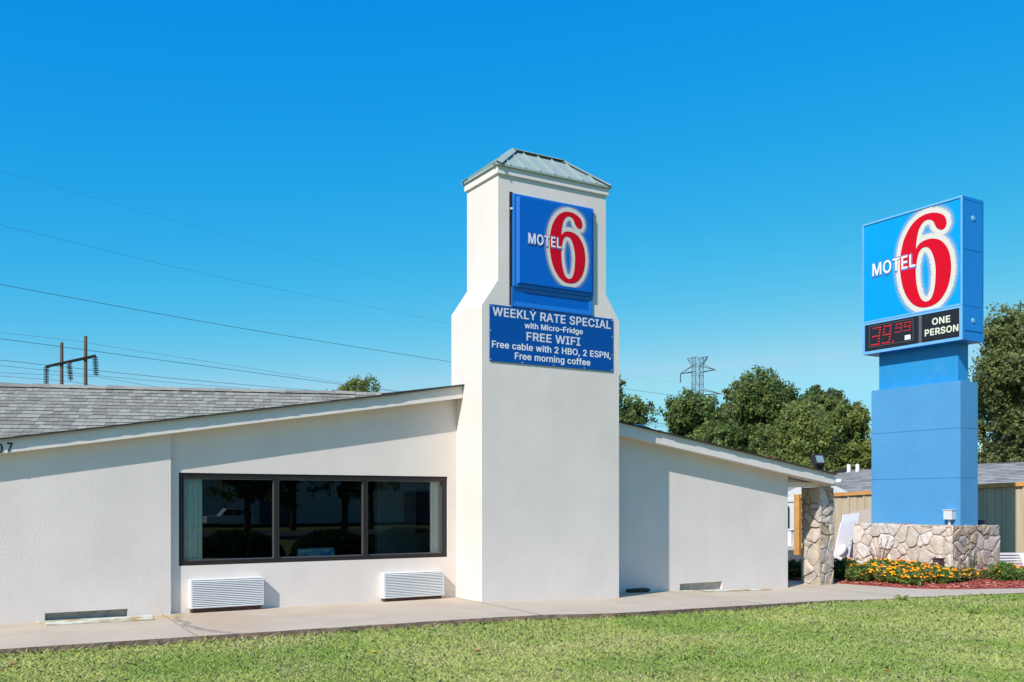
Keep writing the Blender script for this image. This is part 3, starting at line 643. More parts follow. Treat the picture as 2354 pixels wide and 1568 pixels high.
for k in range(1, 5):                          # seams on the left slope
    y = ey0 + (ey1 - ey0) * k / 5
    t = min((y - ey0) / (ry - ey0), (ey1 - y) / (ey1 - ry)) * 0.9
    p0 = Vector((ex0, y, ez)); p1 = Vector((ex0 + (rx0 - ex0) * t, y, ez + (rz - ez) * t))
    hw = Vector((0, 0.009, 0)); up = nl * 0.024
    b.hexa([p0 - hw, p0 + hw, p1 + hw, p1 - hw, p0 - hw + up, p0 + hw + up, p1 + hw + up, p1 - hw + up])
b.build('roof_seam', 'copper_green', roofm)
b = MB()                                        # raised hip and ridge caps
def cap(p, q, wv, h):
    p, q = Vector(p), Vector(q); d = (q - p).normalized(); side = d.cross(Vector((0, 0, 1))).normalized() * wv
    dn = Vector((0, 0, -0.045)); up = Vector((0, 0, h))
    b.face([p - side + dn + up, p + up, q + up, q - side + dn + up]); b.face([p + up, p + side + dn + up, q + side + dn + up, q + up])
for e_, r_ in ((A, P_), (B_, Q_), (C_, Q_), (D_, P_)): cap(e_, r_, 0.085, 0.036)
cap(P_, Q_, 0.085, 0.036)
ob = b.build('ridge_cap', 'copper_green', roofm, fixn=False)
sm = ob.modifiers.new('solid', 'SOLIDIFY'); sm.thickness = 0.006

# rake boards, soffits
def rake(x0, x1, zf, y0, y1, h, dz=0.0):
    mb = MB(); n = 14
    for k in range(n):
        a = x0 + (x1 - x0) * k / n; c = x0 + (x1 - x0) * (k + 1) / n
        ja = 0.002 * math.sin(a * 2.1); jc = 0.002 * math.sin(c * 2.1)
        mb.hexa([(a, y0, zf(a) + ja), (c, y0, zf(c) + jc), (c, y1, zf(c) + jc), (a, y1, zf(a) + ja),
                 (a, y0, zf(a) + h), (c, y0, zf(c) + h), (c, y1, zf(c) + h), (a, y1, zf(a) + h)])
    return mb
rake(-8, 7.172, zb_l, 13.42, 13.46, 0.197).build('rake_board', 'trim_paint', motel)
rake(9.84, 15.895, zb_r, 13.42, 13.46, 0.207).build('rake_board', 'trim_paint', motel)
b = MB()
b.hexa([(-8, 13.46, zb_l(-8) + .012), (7.175, 13.46, zb_l(7.175) + .012), (7.175, 13.64, zb_l(7.175) + .012), (-8, 13.64, zb_l(-8) + .012),
        (-8, 13.46, zb_l(-8) + .03), (7.175, 13.46, zb_l(7.175) + .03), (7.175, 13.64, zb_l(7.175) + .03), (-8, 13.64, zb_l(-8) + .03)])
b.hexa([(9.84, 13.46, zb_r(9.84) + .012), (15.89, 13.46, zb_r(15.89) + .012), (15.89, 19, zb_r(15.89) + .012), (9.84, 19, zb_r(9.84) + .012),
        (9.84, 13.46, zb_r(9.84) + .03), (15.89, 13.46, zb_r(15.89) + .03), (15.89, 19, zb_r(15.89) + .03), (9.84, 19, zb_r(9.84) + .03)])
b.box(15.891, 16.24, 13.68, 19, zb_r(15.89) - .03, zb_r(15.89) + .03)
b.build('soffit', 'soffit_paint', motel)
b = MB(); b.box(14.81, 16.2, 13.76, 13.92, 1.84, 1.94); b.build('beam', 'trim_paint', motel, bevel=0.004)
b = MB()                                        # gutter along the right eave, open trough seen end-on
gp = [(15.96, 1.99), (15.98, 1.92), (16.11, 1.92), (16.16, 2.01), (16.145, 2.01), (16.10, 1.935), (15.992, 1.935), (15.975, 1.99)]
b.prism([(x, z) for x, z in gp], 'y', 13.45, 19); b.box(15.90, 15.96, 13.43, 13.47, 1.93, 2.05)
b.build('gutter', 'white_metal', motel)

# left roof: individual shingles, two tones
def clip(poly, f):
    out = []
    for p, q in zip(poly, poly[1:] + poly[:1]):
        a, c = f(p), f(q)
        if a >= 0: out.append(p)
        if (a >= 0) != (c >= 0):
            t = a / (a - c); out.append(tuple(p[k] + (q[k] - p[k]) * t for k in range(len(p))))
    return out
TONES = [(0.305, 0.302, 0.252), (0.285, 0.282, 0.236), (0.228, 0.215, 0.184), (0.25, 0.237, 0.203), (0.315, 0.312, 0.26)]
GX, GY = 0.1625, 0.447
gl_ = math.hypot(GX, GY); U = Vector((GX / gl_, GY / gl_, 0)); Cn = Vector((U.y, -U.x, 0))
def zroof(x, y): return 2.350 + GX * (x - 0.653) + GY * (y - 13.42)
O = Vector((5.85, 13.42, 0))
b = MB(); rr = random.Random(3)
step = 0.118                                     # plan distance between courses
nb = int(4.5 / step)
for i in range(nb):
    lo = -i * step - step; hi = -i * step + 0.03        # measured down-slope from the ridge
    a = -11.0 + rr.uniform(0, 0.3)
    jit = rr.uniform(-.006, .006)
    while a < 9:
        wd = rr.choice([0.07, 0.09, 0.11, 0.13, 0.17]); tone = rr.choice(TONES); kf = rr.uniform(0.9, 1.12)
        tone = tuple(t * kf for t in tone)
        lj = lo + jit + rr.uniform(-.008, .008)
        quad = [(a, lj), (a + wd, lj), (a + wd, hi), (a, hi)]
        pts = [(O.x + Cn.x * p + U.x * q, O.y + Cn.y * p + U.y * q, q) for p, q in quad]
        pts = clip(pts, lambda p: p[1] - (13.362 + 0.003 * math.sin(p[0] * 23) + 0.002 * math.sin(p[0] * 61)))
        pts = clip(pts, lambda p: 7.17 - p[0])
        if len(pts) >= 3:
            th = 0.008 + rr.uniform(0, .004)
            top = []
            for x, y, q in pts:
                f = (hi - q) / (hi - lj)
                top.append((x, y, zroof(x, y) + 0.006 + th * max(0, f)))
            b.face(top, 0, tone)
            for p, q in zip(top, top[1:] + top[:1]):
                b.face([p, q, (q[0], q[1], zroof(q[0], q[1]) - .012), (p[0], p[1], zroof(p[0], p[1]) - .012)], 0, (0.05, 0.05, 0.05))
        a += wd + 0.003
# ridge shingles, slightly wavy
a = -11.0
while a < -0.5:
    p = O + Cn * a; q = O + Cn * min(-0.4, a + 0.28); t = rr.choice(TONES)
    h = 0.03 + rr.uniform(-.006, .006); zr = zroof(p.x, p.y)
    b.face([(p.x - U.x * .13, p.y - U.y * .13, zr - .055 + .026), (q.x - U.x * .13, q.y - U.y * .13, zr - .055 + .018), (q.x, q.y, zr + h - .01), (p.x, p.y, zr + h)], 0, t)
    b.face([(p.x, p.y, zr + h), (q.x, q.y, zr + h - .01), (q.x + U.x * .13, q.y + U.y * .13, zr - .05), (p.x + U.x * .13, p.y + U.y * .13, zr - .05)], 0, t)
    a += 0.25
# back slopes behind the ridge and behind the right rake
def bs(pts): b.face(pts, 0, (0.2, 0.2, 0.2))
rl = O + Cn * -13
bs([(O.x, O.y - .05, 3.165), (rl.x, rl.y, 3.165), (rl.x + 4, 24, 1.6), (7.17, 21, 2.0)])
bs([(O.x, 13.365, 3.165), (7.17, 21, 2.0), (7.17, 13.365, zb_l(7.17) + .20)])
b.hexa([(5.75, 13.362, zb_l(5.75) + .197), (7.172, 13.362, zb_l(7.172) + .197), (7.172, 13.5, zb_l(7.172) + .197), (5.75, 13.5, zb_l(5.75) + .197),
        (5.75, 13.362, zb_l(5.75) + .217), (7.172, 13.362, zb_l(7.172) + .217), (7.172, 13.5, zb_l(7.172) + .21), (5.75, 13.5, zb_l(5.75) + .205)], 0, (0.07, 0.065, 0.06))
b.build('roof', 'shingle', motel, fixn=False)
# right roof: shingle edge over the rake, surface falling away behind
b = MB(); rr = random.Random(5); x = 9.84
while x < 15.93:
    x1 = min(15.93, x + rr.uniform(0.12, 0.3)); j = 13.362 + rr.uniform(-.008, .008); e = rr.uniform(.018, .026)
    zt = lambda q: zb_r(q) + .207
    b.hexa([(x, j, zt(x)), (x1, j, zt(x1)), (x1, 13.6, zt(x1)), (x, 13.6, zt(x)), (x, j, zt(x) + e), (x1, j, zt(x1) + e - .004), (x1, 13.6, zt(x1) + e - .01), (x, 13.6, zt(x) + e - .01)], 0, (0.06, 0.055, 0.05))
    x = x1
b.face([(9.5, 13.6, zb_r(9.5) + .218), (15.93, 13.6, zb_r(15.93) + .218), (16.24, 13.6, zb_r(15.93) + .19), (16.24, 19, zb_r(15.93) + .15), (9.5, 19, zb_r(9.5) - .45)], 0, (0.17, 0.165, 0.165))
b.build('roof', 'shingle', motel, fixn=False)

# window: frame, three panes
win = MB(); YF = 13.655; fw_ = 0.075
win.box(WX0, WX1, YF, YF + .07, WZ1 - fw_, WZ1 - .002); win.box(WX0, WX1, YF, YF + .07, WZ0 + .002, WZ0 + fw_ - .01)
win.box(WX0 + .002, WX0 + .075, YF + .002, YF + .068, WZ0 + fw_ - .01, WZ1 - fw_); win.box(WX1 - .08, WX1 - .002, YF + .002, YF + .068, WZ0 + fw_ - .01, WZ1 - fw_)
for xm in (4.225, 5.615): win.box(xm - .035, xm + .035, YF + .002, YF + .068, WZ0 + fw_ - .01, WZ1 - fw_)
wobj = win.build('window', 'bronze_frame', motel, bevel=0.004)
b = MB(); edges = [(WX0 + .075, 4.19), (4.26, 5.58), (5.65, WX1 - .08)]
for a, c in edges:                              # thin aluminium glazing beads
    for q in ((a, a + .012, WZ0 + .065, WZ1 - .075), (c - .012, c, WZ0 + .065, WZ1 - .075)): b.box(q[0], q[1], YF + .03, YF + .045, q[2], q[3])
    b.box(a + .012, c - .012, YF + .03, YF + .045, WZ0 + .065, WZ0 + .077); b.box(a + .012, c - .012, YF + .03, YF + .045, WZ1 - .087, WZ1 - .075)
mat('bead', (0.20, 0.20, 0.22), 0.4, 0.5, metal=0.5, var=0.1); b.build('glazing_bead', 'bead', wobj)
for a, c in edges:
    b = MB(); b.face([(a, YF + .055, WZ0 + .06), (c, YF + .055, WZ0 + .06), (c, YF + .055, WZ1 - .07), (a, YF + .055, WZ1 - .07)])
    b.build('pane', 'window_glass', wobj, fixn=False)
# the room behind it
b = MB()
b.box(-1, 9.6, 13.85, 21, -0.06, -0.02, 2)
b.box(-1, 9.6, 20.9, 21, -0.02, 2.3, 0); b.box(-1.1, -1, 13.85, 21, -0.02, 2.3, 0); b.box(9.6, 9.7, 14.3, 21, -0.02, 2.4, 0)
b.box(-1, 9.6, 13.86, 21, 2.2, 2.24, 0)
b.box(6.75, 9.6, 15.9, 16.0, -0.02, 2.2, 1)
b.build('room', ['room_dark', 'room_wall', 'room_floor'], motel)

# stone veneer ------------------------------------------------------------
SPAL = [(0.54, 0.455, 0.375), (0.47, 0.385, 0.305), (0.50, 0.395, 0.285), (0.56, 0.495, 0.43), (0.40, 0.30, 0.205), (0.52, 0.435, 0.38)]
def stones(mb, W, H, n, place, rr, z0=0.0, depth=(0.018, 0.05), gap=0.008, pal=SPAL, aniso=1.0):
    """irregular stones over a W x H face; place(s, t, d) maps face coordinates and depth to world"""
    pts = [(rr.uniform(0, W), rr.uniform(0, H)) for _ in range(n)]
    for _ in range(2):                          # relax once or twice so that no sliver appears
        for i in range(n):
            ds = sorted(((pts[j][0] - pts[i][0]) ** 2 + ((pts[j][1] - pts[i][1]) * aniso) ** 2, j) for j in range(n) if j != i)
            d, j = ds[0]; d = math.sqrt(d) + 1e-6; want = 0.62 * math.sqrt(W * H / n)
            if d < want:
                k = (want - d) * 0.5 / d
                pts[i] = (min(W, max(0, pts[i][0] + (pts[i][0] - pts[j][0]) * k)), min(H, max(0, pts[i][1] + (pts[i][1] - pts[j][1]) * k)))
    wt_ = [rr.uniform(-.5, .5) * math.sqrt(W * H / n) for _ in pts]
    for i, p in enumerate(pts):
        poly = [(-.01, z0), (W + .01, z0), (W + .01, H + rr.uniform(-.01, .02)), (-.01, H + rr.uniform(-.01, .02))]
        for j, q in enumerate(pts):
            if i == j: continue
            mx, my = (p[0] + q[0]) / 2, (p[1] + q[1]) / 2; nx, ny = p[0] - q[0], (p[1] - q[1]) * aniso
            l = math.hypot(nx, ny); 
            if l < 1e-6: continue
            poly = clip(poly, lambda r: ((r[0] - mx) * nx + (r[1] - my) * ny) / l - gap + 0.35 * (wt_[i] - wt_[j]))
            if len(poly) < 3: break
        if len(poly) < 3: continue
        # knock the corners off, then three rings: foot, shoulder, crown
        pl = []
        for a, c in zip(poly, poly[1:] + poly[:1]):
            e = math.hypot(c[0] - a[0], c[1] - a[1])
            if e < 0.02: pl.append(((a[0] + c[0]) / 2, (a[1] + c[1]) / 2)); continue
            f1 = min(0.22, 0.035 / e) if e > 0.05 else 0.3
            pl.append((a[0] + (c[0] - a[0]) * f1 + rr.uniform(-.004, .004), a[1] + (c[1] - a[1]) * f1 + rr.uniform(-.004, .004)))
            if e > 0.2: pl.append(((a[0] + c[0]) / 2 + rr.uniform(-.014, .014), (a[1] + c[1]) / 2 + rr.uniform(-.014, .014)))
            pl.append((c[0] - (c[0] - a[0]) * f1 + rr.uniform(-.004, .004), c[1] - (c[1] - a[1]) * f1 + rr.uniform(-.004, .004)))
        cx = sum(q[0] for q in pl) / len(pl); cy = sum(q[1] for q in pl) / len(pl)
        d = rr.uniform(*depth); tx, ty = rr.uniform(-.07, .07), rr.uniform(-.07, .07)
        base = rr.choice(pal); kf = rr.uniform(0.85, 1.15); col = tuple(c * kf for c in base)
        def rg(sc, dd): return [place(cx + (q[0] - cx) * sc, cy + (q[1] - cy) * sc, max(0.0, dd + (0 if dd <= 0 else (q[0] - cx) * tx + (q[1] - cy) * ty))) for q in pl]
        r0, r1, r2, r3 = rg(1.0, 0.0), rg(0.985, d * .75), rg(0.9, d), rg(0.45, d + rr.uniform(-.006, .012))
        for lo, hi in ((r0, r1), (r1, r2), (r2, r3)):
            for k in range(len(pl)):
                mb.face([lo[k], lo[(k + 1) % len(pl)], hi[(k + 1) % len(pl)], hi[k]], 0, col)
        mb.face(r3, 0, col)

CX0, CX1, CY0, CY1, CZ = 15.83, 16.20, 13.74, 14.18, -0.30
b = MB(); rr = random.Random(11); Hc = 1.83 - CZ
b.box(CX0, CX1, CY0, CY1, CZ, 1.838, 1)
stones(b, CX1 - CX0 + .04, Hc, 22, lambda s_, t, d: (CX0 - .02 + s_, CY0 - d, CZ + t), rr, aniso=0.75)
stones(b, CY1 - CY0 + .04, Hc, 22, lambda s_, t, d: (CX0 - d, CY1 + .02 - s_, CZ + t), rr, aniso=0.75)
stones(b, CY1 - CY0 + .04, Hc, 17, lambda s_, t, d: (CX1 + d, CY0 - .02 + s_, CZ + t), rr, aniso=0.75)
stones(b, CX1 - CX0 + .04, Hc, 20, lambda s_, t, d: (CX1 + .02 - s_, CY1 + d, CZ + t), rr, aniso=0.75)
b.build('stone_column', ['stone', 'mortar'], motel, fixn=False)

# ------------------------------------------------------------------ the numeral logo, shared by both signs
OUT6 = [(2.48, 2.077), (2.453, 2.209), (2.384, 2.305), (2.276, 2.373), (2.154, 2.421), (1.995, 2.446), (1.816, 2.435), (1.635, 2.369), (1.488, 2.261), (1.359, 2.099), (1.265, 1.926), (1.202, 1.713), (1.168, 1.492), (1.16, 1.265), (1.179, 1.033), (1.228, 0.795), (1.303, 0.585), (1.396, 0.422), (1.525, 0.269), (1.671, 0.17), (1.834, 0.116), (1.995, 0.113), (2.154, 0.142), (2.294, 0.217), (2.415, 0.345), (2.501, 0.485), (2.559, 0.66), (2.593, 0.839), (2.6, 1.024), (2.579, 1.215), (2.535, 1.38), (2.466, 1.52), (2.38, 1.633), (2.276, 1.721), (2.154, 1.775), (2.03, 1.801), (1.906, 1.801), (1.78, 1.774), (1.689, 1.715), (1.628, 1.632)]
IN6 = [(1.628, 1.632), (1.628, 1.745), (1.646, 1.869), (1.679, 2.022), (1.726, 2.138), (1.798, 2.232), (1.888, 2.289), (1.995, 2.288), (2.083, 2.246), (2.136, 2.179), (2.171, 2.092), (2.224, 2.016), (2.311, 1.957), (2.387, 1.951), (2.449, 1.992), (2.48, 2.077)]
HOLE6 = [(1.906, 1.624), (1.816, 1.621), (1.744, 1.574), (1.689, 1.474), (1.642, 1.292), (1.617, 1.105), (1.624, 0.878), (1.653, 0.68), (1.708, 0.477), (1.78, 0.336), (1.87, 0.265), (1.959, 0.256), (2.048, 0.303), (2.112, 0.418), (2.154, 0.583), (2.175, 0.768), (2.182, 0.987), (2.161, 1.18), (2.119, 1.347), (2.059, 1.487), (1.988, 1.582)]
loopA = catmull(OUT6, 3, False)[:-1] + catmull(IN6, 3, False)[:-1]
loopB = catmull(HOLE6, 3)
def halo_cells(p=0.034, d1=0.13, d2=0.235):
    segs = []
    for Lp in (loopA, loopB):
        a = np.array(Lp); segs.append(np.hstack([a, np.roll(a, -1, 0)]))
    S = np.vstack(segs); out = []
    for j in range(int(2.62 / p)):
        xs_ = (np.arange(int(2.0 / p)) + 0.5 * (j % 2)) * p + 0.86
        y_ = 0.0 + (j + 0.5) * p
        for x_ in xs_:
            if x_ > 2.83: continue
            ax, ay, bx, by = S.T; dx, dy = bx - ax, by - ay
            t = np.clip(((x_ - ax) * dx + (y_ - ay) * dy) / (dx * dx + dy * dy + 1e-12), 0, 1)
            d = float(np.sqrt((ax + t * dx - x_) ** 2 + (ay + t * dy - y_) ** 2).min())
            if d < d2: out.append((x_, y_, 1.0 if d < d1 else (d2 - d) / (d2 - d1)))
    return p, out
HP, HALO = halo_cells()
def logo(parent, place, sc):
    """halo, numeral, lettering; place(x, y, d) takes logo coordinates and the depth in front of the face"""
    mb = MB()
    for x_, y_, k in HALO:
        if k >= 1: r = HP / 2; q = [(x_ - r, y_ - r), (x_ + r, y_ - r), (x_ + r, y_ + r), (x_ - r, y_ + r)]
        else:
            r = HP * 0.5 * (0.25 + 0.75 * k); q = [(x_ - r, y_), (x_, y_ - r), (x_ + r, y_), (x_, y_ + r)]
        mb.face([place(c[0], c[1], 0.006) for c in q])
    mb.build('halo', 'halo_white', parent, fixn=False)
    fill_outline('numeral', [loopA, loopB], 'numeral_red', parent, place, 0.014 if sc > 0.9 else 0.012)
    a = math.atan2(0.0, 1.0)
    text_obj('lettering', 'MOTEL', 'letter_shade', parent, lambda x, y, d: place(0.295 + x, 1.165 + y, 0.015 + d), 1.345, 0.395, bold=0.06, depth=0.004, spacing=0.045)
    text_obj('lettering', 'MOTEL', 'letter_white', parent, lambda x, y, d: place(0.325 + x, 1.205 + y, 0.020 + d), 1.285, 0.325, bold=0.025, depth=0.004, spacing=0.02)

# wall sign on the tower
ws = thing('wall_sign', 'square blue light-box sign with red 6 and MOTEL, fixed high on the tower', 'sign', (8.5, 12.8, 4.62))
b = MB(); x0, x1, z0, z1 = 7.72, 9.27, 4.92, 6.385
b.box(x0, x1, 12.752, 12.799, z0, z1); cab = b.build('cabinet', 'sign_frame_blue', ws, bevel=0.012)
b = MB()                                        # wall brackets behind the cabinet
b.box(7.685, 7.735, 12.77, 12.79, 6.13, 6.16); b.build('bracket', 'white_metal', ws)
b = MB(); b.box(7.672, 7.73, 12.794, 12.80, 4.63, 6.41); b.build('gap_shade_strip', 'gap_shade', ws)  # flat dark strip painting the shade of a gap beside the cabinet
b = MB()                                        # dished face: chamfered block
o_ = ring(x0 + .07, x1 - .06, 0, 1, 0); fx0, fx1, fz0, fz1 = 7.81, 9.20, 4.985, 6.335
bk = [(x0 + .055, 12.7515, z0 + .045), (x1 - .05, 12.7515, z0 + .045), (x1 - .05, 12.7515, z1 - .045), (x0 + .055, 12.7515, z1 - .045)]
fr_ = [(fx0, 12.712, fz0), (fx1, 12.712, fz0), (fx1, 12.712, fz1), (fx0, 12.712, fz1)]
b.face(fr_); b.face(bk)
for k in range(4): b.face([bk[k], bk[(k + 1) % 4], fr_[(k + 1) % 4], fr_[k]])
face = b.build('face', 'sign_face_blue', ws)
logo(face, lambda x, y, d: (7.81 + x * 1.39 / 2.88, 12.712 - d * 0.6, 5.025 + y * 0.4955), 0.5)
b = MB(); x0, x1, z0, z1 = 7.70, 9.262, 4.615, 4.915          # blank lower panel with a raised rim
b.box(x0, x1, 12.788, 12.797, z0, z1, 0)
for q in ((x0, x1, z0, z0 + .022), (x0, x1, z1 - .022, z1), (x0, x0 + .022, z0 + .022, z1 - .022), (x1 - .022, x1, z0 + .022, z1 - .022)):
    b.box(q[0], q[1], 12.772, 12.7875, q[2], q[3], 1)
i_ = [(x0 + .022, z0 + .022), (x1 - .022, z0 + .022), (x1 - .022, z1 - .022), (x0 + .022, z1 - .022)]; j_ = [(x0 + .075, z0 + .08), (x1 - .075, z0 + .08), (x1 - .075, z1 - .05), (x0 + .075, z1 - .05)]
for k in range(4): b.face([(i_[k][0], 12.7735, i_[k][1]), (i_[(k + 1) % 4][0], 12.7735, i_[(k + 1) % 4][1]), (j_[(k + 1) % 4][0], 12.7865, j_[(k + 1) % 4][1]), (j_[k][0], 12.7865, j_[k][1])], 1)
b.build('lower_panel', ['sign_face_blue', 'sign_frame_blue'], ws, fixn=True)

# rate board below it
rb = thing('rate_board', 'flat blue board with white weekly rate, wifi, cable and coffee lettering on the tower', 'sign', (8.5, 12.8, 3.725))
b = MB(); b.box(7.31, 9.69, 12.783, 12.797, 3.725, 4.605); b.build('board', 'board_blue', rb)
def wp(x_, z_): return lambda x, y, d: (x_ + x, 12.783 - d, z_ + y)
for txt, xx, zz, wd, ch, bd, mt in (('WEEKLY RATE SPECIAL', 7.36, 4.432, 2.285, 0.138, 0.03, 'letter_grey'), ('with Micro–Fridge', 7.945, 4.292, 1.125, 0.089, 0.022, 'letter_white'),
                                ('FREE WIFI', 7.98, 4.099, 1.04, 0.134, 0.03, 'letter_grey'), ('Free cable with 2 HBO, 2 ESPN,', 7.348, 3.938, 2.297, 0.105, 0.022, 'letter_white'),
                                ('Free morning coffee', 7.765, 3.787, 1.456, 0.105, 0.022, 'letter_white')):
    text_obj('lettering', txt, mt, rb, wp(xx, zz), wd, ch, bold=bd, depth=0.003)
b = MB()
for xx, zz in [(7.33, 4.585), (8.1, 4.59), (9.67, 4.58), (7.325, 4.2), (7.325, 3.75), (7.9, 3.742), (8.5, 3.742), (9.1, 3.742), (9.66, 3.75), (9.67, 4.3), (9.67, 4.0)]:
    b = MB(); b.tube([(xx, 12.783, zz), (xx, 12.777, zz)], 0.008, 6); b.build('screw', 'letter_grey', rb)

# ------------------------------------------------------------------ air conditioners
def ac_unit(x0, x1, z0, z1, label):
    t = thing('air_conditioner', label, 'air conditioner', ((x0 + x1) / 2, 13.64, z0), 'air conditioners through the window wall')
    yF = 13.51
    b = MB(); b.box(x0, x1, yF + .012, 13.64, z0, z1); b.build('casing', 'white_metal', t, bevel=0.004)
    b = MB(); n = 15
    b.box(x0, x1, yF, yF + .0115, z1 - .012, z1); b.box(x0, x1, yF, yF + .0115, z0, z0 + .010)
    b.box(x0, x0 + .018, yF, yF + .0115, z0 + .010, z1 - .012); b.box(x1 - .018, x1, yF, yF + .0115, z0 + .010, z1 - .012)
    h = (z1 - z0 - .022) / n
    for k in range(n):
        za = z0 + .010 + k * h
        b.hexa([(x0 + .018, yF - .006, za), (x1 - .018, yF - .006, za), (x1 - .018, yF + .0115, za + h * .45), (x0 + .018, yF + .0115, za + h * .45),
                (x0 + .018, yF - .006, za + h * .34), (x1 - .018, yF - .006, za + h * .34), (x1 - .018, yF + .0115, za + h * .74), (x0 + .018, yF + .0115, za + h * .74)])
    b.build('grille', 'white_metal', t)
    b = MB(); b.box(x0 + .012, x1 - .012, yF + .0085, yF + .0118, z0 + .01, z1 - .012); b.build('grille_backing', 'panel_grey', t)
    b = MB(); b.box(x0 + .02, x1 - .03, yF + .03, 13.64, -0.02, z0 - .001); b.build('base', 'rust_brown', t)
ac_unit(2.975, 3.99, 0.062, 0.462, 'white louvred air conditioner below the left end of the window')
ac_unit(5.852, 6.885, 0.052, 0.442, 'white louvred air conditioner low on the wall beside the tower')

# rusted plates and the little vent
def plate(poly, label, th=0.012):
    cx = sum(p[0] for p in poly) / 4; cy = sum(p[1] for p in poly) / 4
    b = MB(); b.hexa([(x, y, wz(x) + .003) for x, y in poly] + [(x, y, wz(x) + .003 + th) for x, y in poly])
    setp(b.build('metal_plate', 'rusty_plate', loc=(cx, cy, wz(cx))), label, 'metal plate')
plate([(1.15, 13.11), (2.40, 13.02), (2.46, 13.50), (1.07, 13.56)], 'rust stained pale metal plate lying before the vent in the left wall')
plate([(12.25, 13.30), (14.0, 13.34), (13.66, 13.61), (11.9, 13.63)], 'thin pale metal plate lying before the vent in the right wall')
b = MB(); b.box(10.66, 11.14, 13.58, 13.67, -0.095, -0.05); b.box(10.70, 10.76, 13.59, 13.65, -0.13, -0.095); b.box(11.04, 11.10, 13.59, 13.65, -0.13, -0.095)
setp(b.build('vent_cover', 'rust_brown', loc=(10.9, 13.62, -0.1)), 'small dark rusty vent cover at the foot of the shaded right wall', 'vent')

# house numerals on the left rake board
for ch, xx, wd, zz, lab in (('0', 0.607, 0.078, 2.152, 'round black house numeral 0 at the far left end of the rake board'), ('7', 0.731, 0.062, 2.168, 'black house numeral 7 on the white rake board')):
    o = text_obj('house_number', ch, 'black_paint', None, lambda x, y, d, X_=xx, Z_=zz: (X_ + x, 13.418 - d, Z_ + y), wd, 0.112, bold=0.03, depth=0.006)
    setp(o, lab, 'house number', 'black house numerals on the rake board')

# roof things
t = thing('floodlight', 'dark square floodlight tilted up on the right roof edge', 'floodlight', (15.70, 13.68, 2.12))
b = MB(); b.tube([(15.69, 13.70, 2.1), (15.69, 13.70, 2.215)], 0.05, 10); b.build('base', 'white_metal', t)
b = MB(); b.tube([(15.69, 13.70, 2.21), (15.71, 13.69, 2.30)], 0.02, 8); b.build('bracket', 'housing_bronze', t)
M = Matrix.Translation((15.71, 13.69, 2.40)) @ Matrix.Rotation(R(-10), 4, 'Z') @ Matrix.Rotation(R(-24), 4, 'X') @ Matrix.Scale(0.80, 4)
def tp(*q): return tuple(M @ Vector(q))
b = MB()
f4 = [(-.155, -.1, -.135), (.155, -.1, -.135), (.155, -.1, .135), (-.155, -.1, .135)]; b4 = [(-.11, .12, -.10), (.11, .12, -.10), (.11, .12, .10), (-.11, .12, .10)]; m4 = [(-.15, -.01, -.13), (.15, -.01, -.13), (.15, -.01, .13), (-.15, -.01, .13)]
for lo, hi in ((f4, m4), (m4, b4)):
    for k in range(4): b.face([tp(*lo[k]), tp(*lo[(k + 1) % 4]), tp(*hi[(k + 1) % 4]), tp(*hi[k])])
b.face([tp(*q) for q in b4])
i4 = [(q[0] * .8, q[1], q[2] * .8) for q in f4]; r4 = [(q[0], -.085, q[2]) for q in i4]
for k in range(4):
    b.face([tp(*f4[k]), tp(*f4[(k + 1) % 4]), tp(*i4[(k + 1) % 4]), tp(*i4[k])]); b.face([tp(*i4[k]), tp(*i4[(k + 1) % 4]), tp(*r4[(k + 1) % 4]), tp(*r4[k])])
b.build('housing', 'housing_bronze', t)
b = MB(); b.face([tp(*q) for q in r4]); b.build('lens', 'lens_glass', t)
t = thing('roof_vent', 'small grey domed vent on the right roof beside the tower', 'roof vent', (11.05, 13.8, 2.85))
b = MB(); b.tube([(11.05, 13.82, 2.72), (11.05, 13.82, 2.925)], 0.09, 12); b.build('neck', 'meter_grey', t)
b = MB(); b.tube([(11.05, 13.82, 2.91), (11.05, 13.82, 2.94), (11.05, 13.82, 2.965)], [0.15, 0.14, 0.05], 14); b.build('hood', 'lens_glass', t, smooth=True)
b = MB(); pts = []
for k in range(40):
    x = 9.9 + k * 0.052; pts.append((x, 13.62 + .03 * math.sin(k * .7), zb_r(x) + .26 + .025 * math.sin(k * .9)))
b.tube(pts, 0.014, 6)
setp(b.build('roof_cable', 'rubber_black', loc=(11, 13.62, 2.9), smooth=True), 'black cable running loosely along the right roof by the tower', 'cable')
b = MB(); pts = [(14.1 + k * 0.053, 13.6, zb_r(14.1 + k * .055) + .25 + .04 * math.sin(k * .31) + .02 * math.sin(k * 1.3)) for k in range(26)]
b.tube(pts, 0.012, 6)
setp(b.build('roof_cable', 'terracotta', loc=(14.8, 13.6, 2.3), smooth=True), 'rust red cable leading along the roof edge to the floodlight', 'cable')

